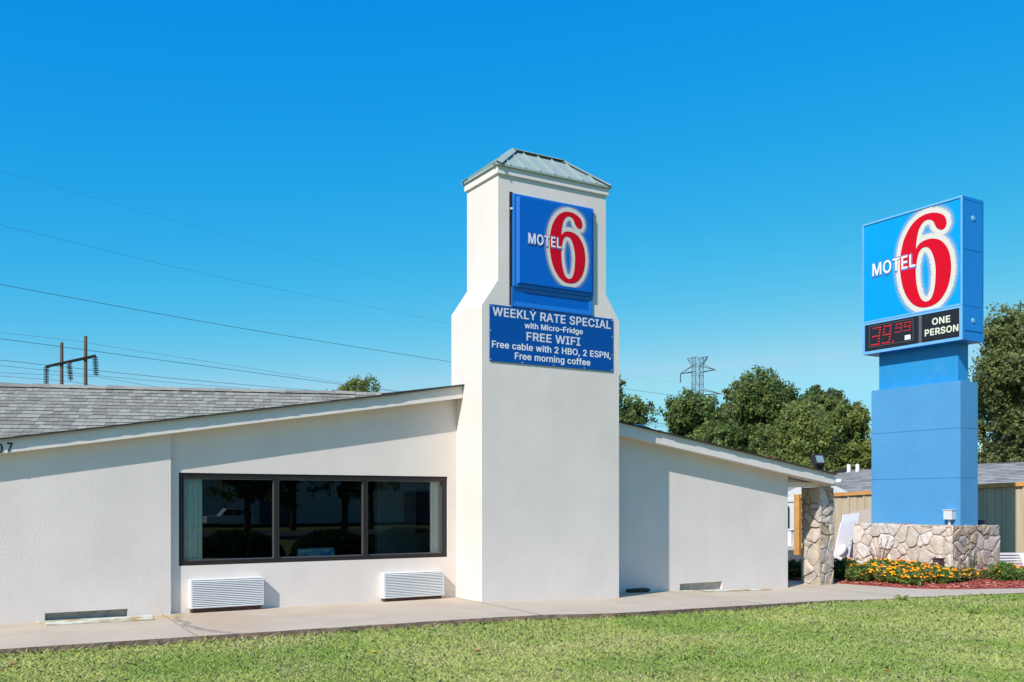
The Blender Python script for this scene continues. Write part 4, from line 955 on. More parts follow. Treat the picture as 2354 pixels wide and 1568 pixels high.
# things behind the glass
def blinds(x0, x1, label):
    b = MB(); n = int((x1 - x0) / 0.03); pts = [(x0 + (x1 - x0) * k / n, 13.762 + (0.016 if k % 2 else -0.014)) for k in range(n + 1)]
    for p, q in zip(pts, pts[1:]): b.face([(p[0], p[1], 0.1), (q[0], q[1], 0.1), (q[0], q[1], 1.96), (p[0], p[1], 1.96)])
    setp(b.build('curtain', 'curtain', loc=((x0 + x1) / 2, 13.762, 0.1), fixn=False), label, 'curtain', 'pale curtains inside the window')
blinds(2.87, 3.185, 'pale green pleated curtain at the left end of the window')
blinds(6.765, 7.06, 'narrow white pleated curtain at the right end of the window')
t = thing('armchair', 'armchair in blue and green check fabric with its back to the window', 'armchair', (4.95, 14.3, -0.02))
b = MB(); pp = [(13.95, 0.3), (14.08, 0.3), (14.03, 0.815), (13.985, 0.84), (13.93, 0.82)]; b.prism(pp, 'x', 4.64, 5.22); b.build('backrest', 'check_fabric', t, bevel=0.02)
b = MB(); b.box(4.66, 5.20, 14.08, 14.6, 0.28, 0.44); b.build('seat', 'check_fabric', t, bevel=0.03)
for xx in (4.58, 5.2):
    b = MB(); b.box(xx, xx + .08, 14.0, 14.6, 0.2, 0.58); b.build('armrest', 'check_fabric', t, bevel=0.02)
for xx in (4.66, 5.16):
    for yy in (14.02, 14.54):
        b = MB(); b.tube([(xx, yy, -.02), (xx, yy, .28)], 0.02, 8); b.build('leg', 'wood_dark', t)
b = MB(); b.box(7.55, 8.0, 15.86, 15.897, 1.0, 1.75, 0); b.box(7.52, 8.03, 15.875, 15.898, 0.97, 1.78, 1)
setp(b.build('wall_picture', ['picture', 'black_paint'], loc=(7.8, 15.89, 0.98)), 'dark framed picture on the grey wall inside the right pane', 'picture')

# ------------------------------------------------------------------ pylon sign
py = thing('pylon_sign', 'tall blue roadside pylon sign with red 6 and a LED price panel', 'sign', (21.6, 15.43, 0.6))
b = MB(); BX0, BX1, BY0, BY1 = 21.264, 21.965, 14.149, 16.725
zs = [0.3, 2.118, 3.334, 4.49]
for k in range(3): b.box(BX0, BX1, BY0, BY1, zs[k] + .004, zs[k + 1] - .004)
b.box(BX0 + .012, BX1 - .012, BY0 + .012, BY1 - .012, 0.31, 4.45)
b.build('column', 'pylon_column', py, bevel=0.004)
b = MB(); b.box(21.515, 21.935, 14.385, 16.68, 4.47, 5.5); b.build('neck', 'pylon_neck', py, bevel=0.006)
b = MB(); NX, KY0, KY1 = 21.19, 14.05, 16.95; CB, CM, CT = 5.46, 6.295, 8.95; XB = 22.05
b.box(NX + .02, XB, KY0 + .0, KY1, CM + .003, CT); b.box(NX + .02, XB, KY0, KY1, CB, CM - .003)
cabinet = b.build('cabinet', 'pylon_cabinet', py, bevel=0.006)
b = MB()                                        # retaining trim round both faces
def rim(zlo, zhi, wd, wt):
    b.box(NX - .01, NX + .0199, KY0, KY1, zhi - wt, zhi); b.box(NX - .01, NX + .0199, KY0, KY1, zlo, zlo + wd)
    b.box(NX - .009, NX + .0199, KY0, KY0 + wd, zlo + wd, zhi - wt); b.box(NX - .009, NX + .0199, KY1 - wd, KY1, zlo + wd, zhi - wt)
rim(CM + .004, CT, .04, .05); rim(CB, CM - .004, .075, .055)
b.build('trim', 'pylon_trim', py, bevel=0.003)
b = MB()                                        # edge seams, lifting eyes, rivets on the narrow side
b.box(NX + .05, XB - .02, KY0 - .004, KY0 - .0005, 8.86, 8.868); b.box(NX + .05, NX + .056, KY0 - .004, KY0 - .0005, 6.33, 8.86)
b.box(XB - .06, XB - .052, KY0 - .004, KY0 - .0005, 6.33, 8.86); b.box(NX + .05, XB - .06, KY0 - .004, KY0 - .0005, 7.66, 7.668)
b.box(NX + .08, XB - .05, KY0 - .012, KY0 - .0005, 5.69, 5.70)
mat('seam_blue', (0.006, 0.10, 0.34), 0.5, 0.3, var=0.1); b.build('seam', 'seam_blue', cabinet)
for zz in (8.45, 5.95):
    b = MB(); b.tube([(21.62, KY0, zz), (21.62, KY0 - .02, zz), (21.62, KY0 - .025, zz)], [0.07, 0.06, 0.03], 14); b.build('lamp_cap', 'pylon_trim', cabinet)
b = MB(); FY0, FY1 = 14.085, 16.92
b.face([(NX + .012, FY1, CM + .03), (NX + .012, FY0, CM + .03), (NX + .012, FY0, CT - .04), (NX + .012, FY1, CT - .04)])
pf = b.build('face', 'pylon_face_cyan', py, fixn=False)
logo(pf, lambda x, y, d: (NX + .012 - d, 16.95 - x, 6.3 + y), 1.0)
b = MB(); b.box(NX + .006, NX + .0195, 14.12, 16.88, CB + .07, CM - .055); pp_ = b.build('price_panel', 'panel_black', py)
def pl(s_, z_): return lambda x, y, d: (NX + .006 - d, 16.95 - s_ - x, z_ + y)
b = MB(); b.box(NX - .002, NX + .0055, 16.95 - 1.79, 16.95 - 1.705, CB + .075, CM - .06); b.build('divider', 'panel_grey', pp_)
text_obj('lettering', 'ONE', 'letter_cream', pp_, pl(2.08, 5.935), .495, .168, bold=0.045, depth=0.005)
text_obj('lettering', 'PERSON', 'letter_cream', pp_, pl(1.876, 5.682), .917, .168, bold=0.045, depth=0.005)
b = MB()                                        # display bezel
for q in ((.223, 1.551, 5.632, 5.645), (.223, 1.551, 6.178, 6.192), (.223, .236, 5.645, 6.178), (1.538, 1.551, 5.645, 6.178)):
    b.box(NX - .006, NX + .0055, 16.95 - q[1], 16.95 - q[0], q[2], q[3])
b.build('display_bezel', 'panel_grey', pp_)
b = MB(); b.box(NX + .002, NX + .0055, 16.95 - 1.465, 16.95 - 1.298, 5.678, 5.795); b.build('sticker', 'letter_white', pp_)
SEG = {'3': 'abcdg', '9': 'abcdfg'}
def led_digit(ch, s0, z0, wd, ht, sl, nv, r, off=False):
    def pt(u_, v_): return (s0 + u_ * wd + v_ * sl, z0 + v_ * ht)
    dots = set(); n = 4
    rows = {'a': 1.0, 'g': 0.5, 'd': 0.0}
    for k, v_ in rows.items():
        if k in SEG[ch]: dots |= {(round(i / (n - 1), 3), v_) for i in range(n)}
    for k in range(1, nv + 1):
        f = k / (nv + 1) * 0.5
        if 'b' in SEG[ch]: dots.add((1.0, 0.5 + f))
        if 'c' in SEG[ch]: dots.add((1.0, f))
        if 'f' in SEG[ch]: dots.add((0.0, 0.5 + f))
        if 'e' in SEG[ch]: dots.add((0.0, f))
    mb = MB()
    for u_, v_ in dots:
        q = pt(u_, v_); c = (NX + .006, 16.95 - q[0], q[1])
        mb.tube([c, (c[0] - .012, c[1], c[2]), (c[0] - .018, c[1], c[2])], [r, r, r * .5], 8)
    mb.build('led_digit', 'led_red', pp_)
led_digit('3', .302, 5.683, .202, .432, .055, 2, .024)
led_digit('9', .633, 5.683, .202, .432, .055, 2, .024)
led_digit('9', 1.025, 5.908, .16, .21, .03, 1, .017)
led_digit('9', 1.283, 5.908, .16, .21, .03, 1, .017)
b = MB(); b.tube([(NX + .006, 16.95 - .952, 5.683), (NX - .01, 16.95 - .952, 5.683)], .024, 8); b.build('led_point', 'led_red', pp_)

# stone planter round its foot
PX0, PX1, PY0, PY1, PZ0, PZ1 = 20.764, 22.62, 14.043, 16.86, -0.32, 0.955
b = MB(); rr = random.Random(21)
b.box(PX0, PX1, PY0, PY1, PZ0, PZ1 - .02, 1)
stones(b, PY1 - PY0 + .06, PZ1 - PZ0, 46, lambda s_, t_, d: (PX0 - d, PY1 + .03 - s_, PZ0 + t_), rr, pal=[(0.66, 0.59, 0.52), (0.63, 0.55, 0.465), (0.67, 0.615, 0.555), (0.60, 0.50, 0.41)])  # paler stones: the sunlight on this side is put into the colour
stones(b, PX1 - PX0 + .06, PZ1 - PZ0, 48, lambda s_, t_, d: (PX0 - .03 + s_, PY0 - d, PZ0 + t_), rr, pal=[(0.50, 0.43, 0.355), (0.45, 0.365, 0.28), (0.53, 0.47, 0.41), (0.40, 0.31, 0.225)])  # darker stones: the dimmer light on this front is painted in
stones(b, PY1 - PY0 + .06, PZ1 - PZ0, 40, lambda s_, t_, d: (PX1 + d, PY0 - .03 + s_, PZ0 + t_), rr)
for k in range(9):                               # rough cap stones, left run and front run
    y0 = PY0 + (PY1 - PY0) * k / 9; y1 = PY0 + (PY1 - PY0) * (k + 1) / 9; h = rr.uniform(.0, .03)
    b.hexa([(PX0 - .03, y0 + .006, PZ1 - .03), (PX0 + .3, y0 + .006, PZ1 - .03), (PX0 + .3, y1 - .006, PZ1 - .03), (PX0 - .03, y1 - .006, PZ1 - .03),
            (PX0 - .02, y0 + .012, PZ1 + h), (PX0 + .3, y0 + .012, PZ1 + h), (PX0 + .3, y1 - .012, PZ1 + h + .01), (PX0 - .02, y1 - .012, PZ1 + h)], 0, tuple(c * rr.uniform(.85, 1.1) for c in SPAL[k % 6]))
for k in range(6):
    x0 = PX0 + .31 + (PX1 - PX0 - .31) * k / 6; x1 = PX0 + .31 + (PX1 - PX0 - .31) * (k + 1) / 6; h = rr.uniform(-.01, .03) - .01 * k
    b.hexa([(x0 + .005, PY0 - .03, PZ1 - .04), (x1 - .005, PY0 - .03, PZ1 - .04), (x1 - .005, PY0 + .1, PZ1 - .04), (x0 + .005, PY0 + .1, PZ1 - .04),
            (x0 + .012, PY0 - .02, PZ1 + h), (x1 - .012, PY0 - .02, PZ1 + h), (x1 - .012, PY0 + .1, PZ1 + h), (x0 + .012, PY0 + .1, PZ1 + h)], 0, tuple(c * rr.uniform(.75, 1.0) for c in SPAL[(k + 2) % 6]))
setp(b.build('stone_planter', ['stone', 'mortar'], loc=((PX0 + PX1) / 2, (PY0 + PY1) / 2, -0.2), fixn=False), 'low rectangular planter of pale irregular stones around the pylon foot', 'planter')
t = thing('meter_box', 'small grey electrical box mounted on the pylon just above the planter', 'electrical box', (21.16, 14.4, 0.98))
b = MB(); b.box(21.10, 21.264, 14.27, 14.50, 1.10, 1.325); b.build('body', 'meter_grey', t, bevel=0.008)
b = MB(); b.box(21.085, 21.264, 14.255, 14.515, 1.326, 1.345); b.build('lid', 'meter_grey', t)
b = MB(); b.tube([(21.2, 14.40, 0.9), (21.2, 14.40, 1.10)], 0.03, 8); b.build('conduit', 'meter_grey', t)
b = MB(); b.box(20.95, 21.0, 14.05, 14.06, 0.9, 0.9 + .01)
t = thing('path_light', 'brown box-shaped path light standing among the marigolds before the planter', 'path light', (20.55, 14.25, -0.2))
b = MB(); b.box(20.46, 20.64, 14.16, 14.34, -0.2, 0.16); b.build('body', 'lamp_brown', t, bevel=0.006)
b = MB(); b.box(20.445, 20.46, 14.2, 14.3, 0.05, 0.075); b.build('slot', 'letter_cream', t)
b = MB(); b.box(20.44, 20.66, 14.14, 14.36, 0.161, 0.185); b.build('lid', 'lamp_brown', t)

# junk leaning round the planter
def slab(p, ex, ey, ez_, th, m, name, label, cat, parent=None):
    p, ex, ey = Vector(p), Vector(ex), Vector(ey); n = ex.cross(ey).normalized() * th
    b = MB(); b.hexa([p, p + ex, p + ex + ey, p + ey, p + n, p + ex + n, p + ex + ey + n, p + ey + n])
    o = b.build(name, m, loc=p, bevel=0.004)
    return setp(o, label, cat)
def at(u_, v_, dep):
    t_ = (u_ - 1176.5) / 2184; a_ = R(31.1)
    return Vector((dep * (math.sin(a_) + math.cos(a_) * t_), dep * (math.cos(a_) - math.sin(a_) * t_), 1.55 + (1152 - v_) * dep / 2184))
bl, br_, tl = at(1922, 1288, 25.5), at(1960, 1282, 25.75), at(1938, 1183, 26.15)
slab(bl, br_ - bl, tl - bl, 0, -0.04, 'laminate_white', 'countertop', 'taller white counter slab leaning behind the other at the planter', 'countertop')
p, q_, r2 = at(1914, 1292, 25.1), at(1951, 1284, 25.4), at(1933, 1201, 25.7)
t = thing('vanity_top', 'white vanity top with a moulded basin leaning against the planter', 'vanity top', tuple(p))
ex = q_ - p; ey = r2 - p; nn = ex.cross(ey).normalized()
if nn.dot(-p) < 0: nn = -nn
b = MB(); q = [p, p + ex, p + ex + ey, p + ey]; b.hexa(q + [r_ - nn * .04 for r_ in q]); b.build('slab', 'laminate_white', t, bevel=0.004)
cc = p + ex * .42 + ey * .26; e1 = ex.normalized(); e2 = ey.normalized(); b = MB(); prev = None
for k in range(6):
    a = k / 5 * math.pi / 2; rr_ = math.cos(a); dd = math.sin(a) * .12
    rg = [cc + e1 * (.16 * rr_ * math.cos(u_)) + e2 * (.19 * rr_ * math.sin(u_)) + nn * (dd + .001) for u_ in [j * 2 * math.pi / 18 for j in range(18)]]
    if prev: [b.face([prev[j], prev[(j + 1) % 18], rg[(j + 1) % 18], rg[j]]) for j in range(18)]
    prev = rg
b.build('basin', 'laminate_white', t, smooth=True)
b = MB(); c2 = p + ex * .85 + ey * .33; b.tube([c2 + nn * .01 + e2 * (0.03 * k) + e1 * (.035 * math.sin(k * 2.1)) + nn * (.03 * (1 + math.cos(k * 1.7))) for k in range(9)], .012, 6); b.build('tap', 'meter_grey', t)
mt0, mt1, mt2 = at(1962, 1290, 28.2), at(2012, 1284, 27.6), at(1964, 1179, 28.5)
slab(mt0, mt1 - mt0, mt2 - mt0, 0, 0.18, 'speckled_board', 'mattress', 'speckled tan mattress standing on edge behind the planter', 'mattress')
slab((22.95, 14.42, -0.25), (0.30, 0.55, 0), (-0.20, 0.06, 1.32), 0, 0.03, 'navy_panel', 'leaning_panel', 'dark navy panel leaning on the right end of the planter', 'panel')
slab((23.12, 14.52, -0.25), (0.30, 0.55, 0), (-0.25, 0.06, 1.30), 0, 0.02, 'navy_panel', 'leaning_panel', 'outer dark panel leaning against the navy panel right of the planter', 'panel')
rr = random.Random(4)
for k in range(6):
    z = -0.27 + .075 * k; o1 = rr.uniform(-.12, .12)
    b = MB(); M = Matrix.Translation((24.9 + o1, 15.0, z)) @ Matrix.Rotation(R(-24 + rr.uniform(-4, 4)), 4, 'Z')
    q = [M @ Vector(v) for v in ((-.85, -.14, 0), (.85, -.14, 0), (.85, .14, 0), (-.85, .14, 0), (-.85, -.14, .045), (.85, -.14, .045), (.85, .14, .045), (-.85, .14, .045))]
    b.hexa(q); setp(b.build('plank', 'laminate_white', loc=(24.9, 15, z), bevel=0.004), ['pale plank at the very bottom of the stack by the fence', 'pale plank second from the bottom of the stack by the fence', 'pale plank third from the bottom of the stack by the fence',
        'pale plank third from the top of the stack by the fence', 'pale plank second from the top of the stack by the fence', 'pale plank on the very top of the stack by the fence'][k], 'plank', 'planks stacked by the fence')
slab((23.35, 13.75, -0.25), (0.42, -0.20, 0), (0.18, 0.30, 0.46), 0, 0.03, 'laminate_white', 'board_offcut', 'short white board leaning among plants right of the planter', 'board')

# ------------------------------------------------------------------ fence, wing building behind
def on(dep, u_):                                # ground point at a depth and a bearing
    t_ = (u_ - 1176.5) / 2184; a = R(31.1)
    return Vector((dep * (math.sin(a) + math.cos(a) * t_), dep * (math.cos(a) - math.sin(a) * t_), 0))
fn = thing('board_fence', 'tan vertical board fence with an orange timber top rail behind the pylon', 'fence', tuple(on(32, 2050)) [:2] + (-0.5,))
F0, F1 = on(35, 1834), on(28.5, 2420); fd = (F1 - F0); fl = fd.length; fd.normalize(); fnm = Vector((fd.y, -fd.x, 0))
if fnm.dot(-F0) < 0: fnm = -fnm
def ftop(s_): return 1.78 + 0.40 * s_ / fl
bb = MB(); s_ = 0.0; rr = random.Random(8); k = 0
while s_ < fl:
    wd = 0.29; e = 0.02 if k % 2 else 0.0
    a = F0 + fd * s_ + fnm * e; c = F0 + fd * min(fl, s_ + wd) + fnm * e; zt = ftop(s_) - .12
    bb.hexa([(a.x, a.y, -.75), (c.x, c.y, -.75), (c.x - fnm.x * .02, c.y - fnm.y * .02, -.75), (a.x - fnm.x * .02, a.y - fnm.y * .02, -.75),
             (a.x, a.y, zt), (c.x, c.y, zt), (c.x - fnm.x * .02, c.y - fnm.y * .02, zt), (a.x - fnm.x * .02, a.y - fnm.y * .02, zt)])
    if k % 2 == 0:
        g1 = F0 + fd * (s_ + wd - .03) + fnm * .055; g2 = F0 + fd * (s_ + wd + .03) + fnm * .055
        bb.hexa([(g1.x, g1.y, -.7), (g2.x, g2.y, -.7), (g2.x - fnm.x * .05, g2.y - fnm.y * .05, -.7), (g1.x - fnm.x * .05, g1.y - fnm.y * .05, -.7),
                 (g1.x, g1.y, zt + .03), (g2.x, g2.y, zt + .03), (g2.x - fnm.x * .05, g2.y - fnm.y * .05, zt + .03), (g1.x - fnm.x * .05, g1.y - fnm.y * .05, zt + .03)])
    s_ += wd; k += 1
bb.build('boards', 'fence_board', fn)
b = MB(); a, c = F0 + fnm * .10, F1 + fnm * .10; d_ = fnm * -.22
b.hexa([(a.x, a.y, ftop(0) - .13), (c.x, c.y, ftop(fl) - .13), (c.x + d_.x, c.y + d_.y, ftop(fl) - .13), (a.x + d_.x, a.y + d_.y, ftop(0) - .13),
        (a.x, a.y, ftop(0)), (c.x, c.y, ftop(fl)), (c.x + d_.x, c.y + d_.y, ftop(fl)), (a.x + d_.x, a.y + d_.y, ftop(0))])
b.build('top_rail', 'fence_rail', fn)
for q in (0.0,):
    b = MB(); a = F0 + fd * q; b.hexa([(a.x + fd.x * i + fnm.x * j, a.y + fd.y * i + fnm.y * j, z) for z in (-.75, ftop(q) + .02) for i, j in ((-.08, -.06), (.14, -.06), (.14, .16), (-.08, .16))])
    b.build('post', 'fence_rail', fn)
a = F0 + fd * 3.2
b = MB(); b.box(a.x - .06, a.x + .06, a.y + .1, a.y + .22, -.6, 2.35); b.build('post', 'fence_rail', fn)

wing = thing('wing_building', 'low rear motel wing with grey shingle roof and white gable boards behind the fence', 'building', tuple(on(46, 1950))[:2] + (-0.5,))
Rg0, Rg1 = on(53, 1893), on(36.5, 2560); rd = (Rg1 - Rg0); rlen = rd.length; rd.normalize(); rn = Vector((rd.y, -rd.x, 0))
if rn.dot(-Rg0) < 0: rn = -rn
def rzz(s_): return 3.22 + 0.0 * s_ / rlen
b = MB(); rr = random.Random(9); nrow = 22; sl = 4.6; drop = 1.5
for i in range(nrow):
    s_ = rr.uniform(-.3, 0)
    while s_ < rlen:
        wd = rr.uniform(.3, 1.1); t0, t1 = i / nrow, (i + 1) / nrow
        a0, a1 = max(0, s_), min(rlen, s_ + wd)
        if a1 > a0:
            tone = rr.choice([(.37, .36, .34), (.325, .315, .30), (.40, .39, .37), (.27, .26, .25)])
            P = lambda q, t_, up: (Rg0.x + rd.x * q + rn.x * sl * t_, Rg0.y + rd.y * q + rn.y * sl * t_, rzz(q) - drop * t_ + up)
            b.face([P(a0, t1, .022), P(a1, t1, .022), P(a1, t0, .004), P(a0, t0, .004)], 0, tone)
            b.face([P(a0, t1, .022), P(a1, t1, .022), P(a1, t1, 0), P(a0, t1, 0)], 0, (.05, .05, .05))
        s_ += wd
P = lambda q, t_, up: (Rg0.x + rd.x * q + rn.x * sl * t_, Rg0.y + rd.y * q + rn.y * sl * t_, rzz(q) - drop * abs(t_) + up)
b.face([P(0, 0, 0), P(rlen, 0, 0), P(rlen, -1, 0), P(0, -1, 0)], 0, (.17, .17, .17))
b.face([P(0, -.03, .03), P(rlen, -.03, .03), P(rlen, .03, .03), P(0, .03, .03)], 0, (.06, .06, .065))
rf = b.build('roof', 'far_shingle', wing, fixn=False)
b = MB()                                          # walls
w0, w1 = Rg0 + rd * .4 + rn * 4.0, Rg1 + rn * 4.0; bk_ = rn * -8.0
b.hexa([(w0.x, w0.y, -.8), (w1.x, w1.y, -.8), (w1.x + bk_.x, w1.y + bk_.y, -.8), (w0.x + bk_.x, w0.y + bk_.y, -.8),
        (w0.x, w0.y, 1.62), (w1.x, w1.y, 1.62), (w1.x + bk_.x, w1.y + bk_.y, 1.62), (w0.x + bk_.x, w0.y + bk_.y, 1.62)]); 
for q_ in (w0, w1):
    c_ = q_ - rn * 4.0; b.face([(q_.x, q_.y, 1.62), (q_.x + bk_.x, q_.y + bk_.y, 1.62), (c_.x, c_.y, 3.16)])
b.build('wall', 'wing_siding', wing, fixn=False)
for uu in (1973 + 93, 0):
    pass
for dq, hh in ((0.1455, .40), (0.1847, .38)):        # two white vent pipes near the ridge
    q = Rg0 + rd * (rlen * dq) + rn * .35; zz = rzz(0) - .12
    b = MB(); b.tube([(q.x, q.y, zz - .1), (q.x, q.y, zz + hh)], .10, 10); b.build('vent_pipe', 'white_metal', rf)
q = Rg0 + rd * (rlen * .108) + rn * .25; b = MB(); b.hexa([(q.x + rd.x * i + rn.x * j, q.y + rd.y * i + rn.y * j, z) for z, k_ in ((3.1, 1), (3.32, .7)) for i, j in ((-.5 * k_, -.2 * k_), (.5 * k_, -.2 * k_), (.5 * k_, .3 * k_), (-.5 * k_, .3 * k_))])
b.build('roof_vent', 'housing_bronze', rf)
# cross gable with white rake boards, seen through the gap and over the fence
G0 = on(40.5, 1795); G1 = on(40.5, 1878); G2 = on(40.5, 1985)
gv = Vector((math.sin(R(31.1)), math.cos(R(31.1)), 0))
b = MB()
def gb(p, q, z0, z1, th=.2, dep=.08):
    p2, q2 = p + gv * dep, q + gv * dep
    b.hexa([(p.x, p.y, z0), (q.x, q.y, z1), (q2.x, q2.y, z1), (p2.x, p2.y, z0), (p.x, p.y, z0 + th), (q.x, q.y, z1 + th), (q2.x, q2.y, z1 + th), (p2.x, p2.y, z0 + th)])
gb(G0, G1, 1.62, 2.38); gb(G2, G1, 1.42, 2.38)
p = G0 - gv * .05; q = on(40.45, 1868); gb(p, q, 1.52, 1.52, .12)
b.build('gable_board', 'wing_paint', wing)
b = MB()
def gtri(pts): b.face(pts)
b.face([(G0.x, G0.y, -.7), (G2.x, G2.y, -.7), (G2.x, G2.y, 1.45), (G1.x, G1.y, 2.35), (G0.x, G0.y, 1.65)])
ob = b.build('gable_wall', 'wing_paint', wing, fixn=False)
b = MB(); tn = (.29, .285, .275); up = Vector((0, 0, .21))
b.face([tuple(G0 + Vector((0, 0, 1.62)) + up), tuple(G1 + Vector((0, 0, 2.38)) + up), tuple(G1 + gv * 7 + Vector((0, 0, 2.38)) + up), tuple(G0 + gv * 7 + Vector((0, 0, 1.62)) + up)], 0, tn)
b.face([tuple(G1 + Vector((0, 0, 2.38)) + up), tuple(G2 + Vector((0, 0, 1.42)) + up), tuple(G2 + gv * 7 + Vector((0, 0, 1.42)) + up), tuple(G1 + gv * 7 + Vector((0, 0, 2.38)) + up)], 0, tn)
b.build('gable_roof', 'far_shingle', wing, fixn=False)
b = MB(); d0, d1 = on(40.4, 1806), on(40.4, 1813); b.hexa([(d0.x, d0.y, -.4), (d1.x, d1.y, -.4), (d1.x + gv.x * .03, d1.y + gv.y * .03, -.4), (d0.x + gv.x * .03, d0.y + gv.y * .03, -.4), (d0.x, d0.y, 1.35), (d1.x, d1.y, 1.35), (d1.x + gv.x * .03, d1.y + gv.y * .03, 1.35), (d0.x + gv.x * .03, d0.y + gv.y * .03, 1.35)])
b.build('door', 'black_paint', wing)
c = on(39, 1822); b = MB(); b.hexa([(c.x + i, c.y + j, z) for z in (-.36, .36) for i, j in ((-.45, -.3), (.45, -.3), (.45, .3), (-.45, .3))])
b.box(c.x - .5, c.x + .5, c.y - .35, c.y + .35, .36, .41)
setp(b.build('utility_cabinet', 'white_metal', loc=(c.x, c.y, -.4), bevel=0.02), 'white utility cabinet by the rear wing wall, seen past the stone column', 'cabinet')
c0, c1 = on(38.2, 1770), on(38.2, 1900); b = MB(); b.hexa([(c0.x, c0.y, -.42), (c1.x, c1.y, -.42), (c1.x + gv.x, c1.y + gv.y, -.42), (c0.x + gv.x, c0.y + gv.y, -.42), (c0.x, c0.y, -.27), (c1.x, c1.y, -.27), (c1.x + gv.x, c1.y + gv.y, -.27), (c0.x + gv.x, c0.y + gv.y, -.27)])
setp(b.build('kerb', 'bare_concrete'), kind='structure')

# ------------------------------------------------------------------ mulch bed and marigolds
bed = [(16.35, 14.2), (16.8, 12.28), (17.35, 11.73), (18.85, 11.11), (24, 9.9), (28, 13), (27, 16.2), (22.7, 16.2), (20.7, 17.2), (17.0, 18.2)]
b = MB(); b.prism(bed, 'z', -0.32, -0.20); setp(b.build('mulch_bed', 'mulch'), kind='structure')
rng = np.random.default_rng(5)
def inpoly(P, poly):
    x, y = P[:, 0], P[:, 1]; ins = np.zeros(len(P), bool); n = len(poly)
    for i in range(n):
        x1, y1 = poly[i]; x2, y2 = poly[(i + 1) % n]
        c = ((y1 > y) != (y2 > y)) & (x < (x2 - x1) * (y - y1) / (y2 - y1 + 1e-12) + x1); ins ^= c
    return ins
P = rng.uniform((16.3, 9.9), (25, 16.5), (16000, 2)); P = P[inpoly(P, bed)]; n = len(P)
a = rng.uniform(0, math.pi, n); l = rng.uniform(.015, .05, n); wd = rng.uniform(.005, .013, n); z = -0.196 + rng.uniform(0, .02, n)
dx = np.stack([np.cos(a), np.sin(a), rng.uniform(-.35, .35, n)], 1) * l[:, None]; dy = np.stack([-np.sin(a), np.cos(a), rng.uniform(-.5, .5, n)], 1) * wd[:, None]
c = np.column_stack([P, z]); V = np.stack([c - dx - dy, c + dx - dy, c + dx + dy, c - dx + dy], 1).reshape(-1, 3)
cols = np.array([(.52, .12, .085), (.42, .085, .06), (.62, .19, .14), (.64, .33, .24), (.30, .08, .06)])[rng.integers(0, 5, n)] * rng.uniform(.75, 1.2, (n, 1))
setp(npmesh('mulch_chips', V, np.arange(4 * n).reshape(-1, 4), np.repeat(cols, 4, 0), 'mulch_chip'), 'red wood chip mulch covering the flower bed', 'mulch', kind='stuff')

def leaf_quads(C, size, rng, cols, outward=None, elong=1.6, flat=0.5):
    """random leaf-shaped quads (rhombs) at the points C"""
    n = len(C)
    d = rng.normal(size=(n, 3)); d /= np.linalg.norm(d, axis=1, keepdims=True)
    if outward is not None: d = d * flat + outward * (1 - flat)
    nrm = d / (np.linalg.norm(d, axis=1, keepdims=True) + 1e-9)
    t = np.cross(nrm, rng.normal(size=(n, 3))); t /= np.linalg.norm(t, axis=1, keepdims=True) + 1e-9
    s2 = np.cross(nrm, t)
    sz = size * rng.uniform(.6, 1.35, (n, 1))
    V = np.stack([C - t * sz * elong * .5, C + s2 * sz * .5 + nrm * sz * .12, C + t * sz * elong * .5, C - s2 * sz * .5 + nrm * sz * .12], 1).reshape(-1, 3)
    return V, np.arange(4 * n).reshape(-1, 4), np.repeat(cols, 4, 0)

def zpt(u_, v_, z):                              # ground point seen at a bearing and depression
    dep = (1.55 - z) * 2184 / (v_ - 1152); q = on(dep, u_); return (q.x, q.y, z)

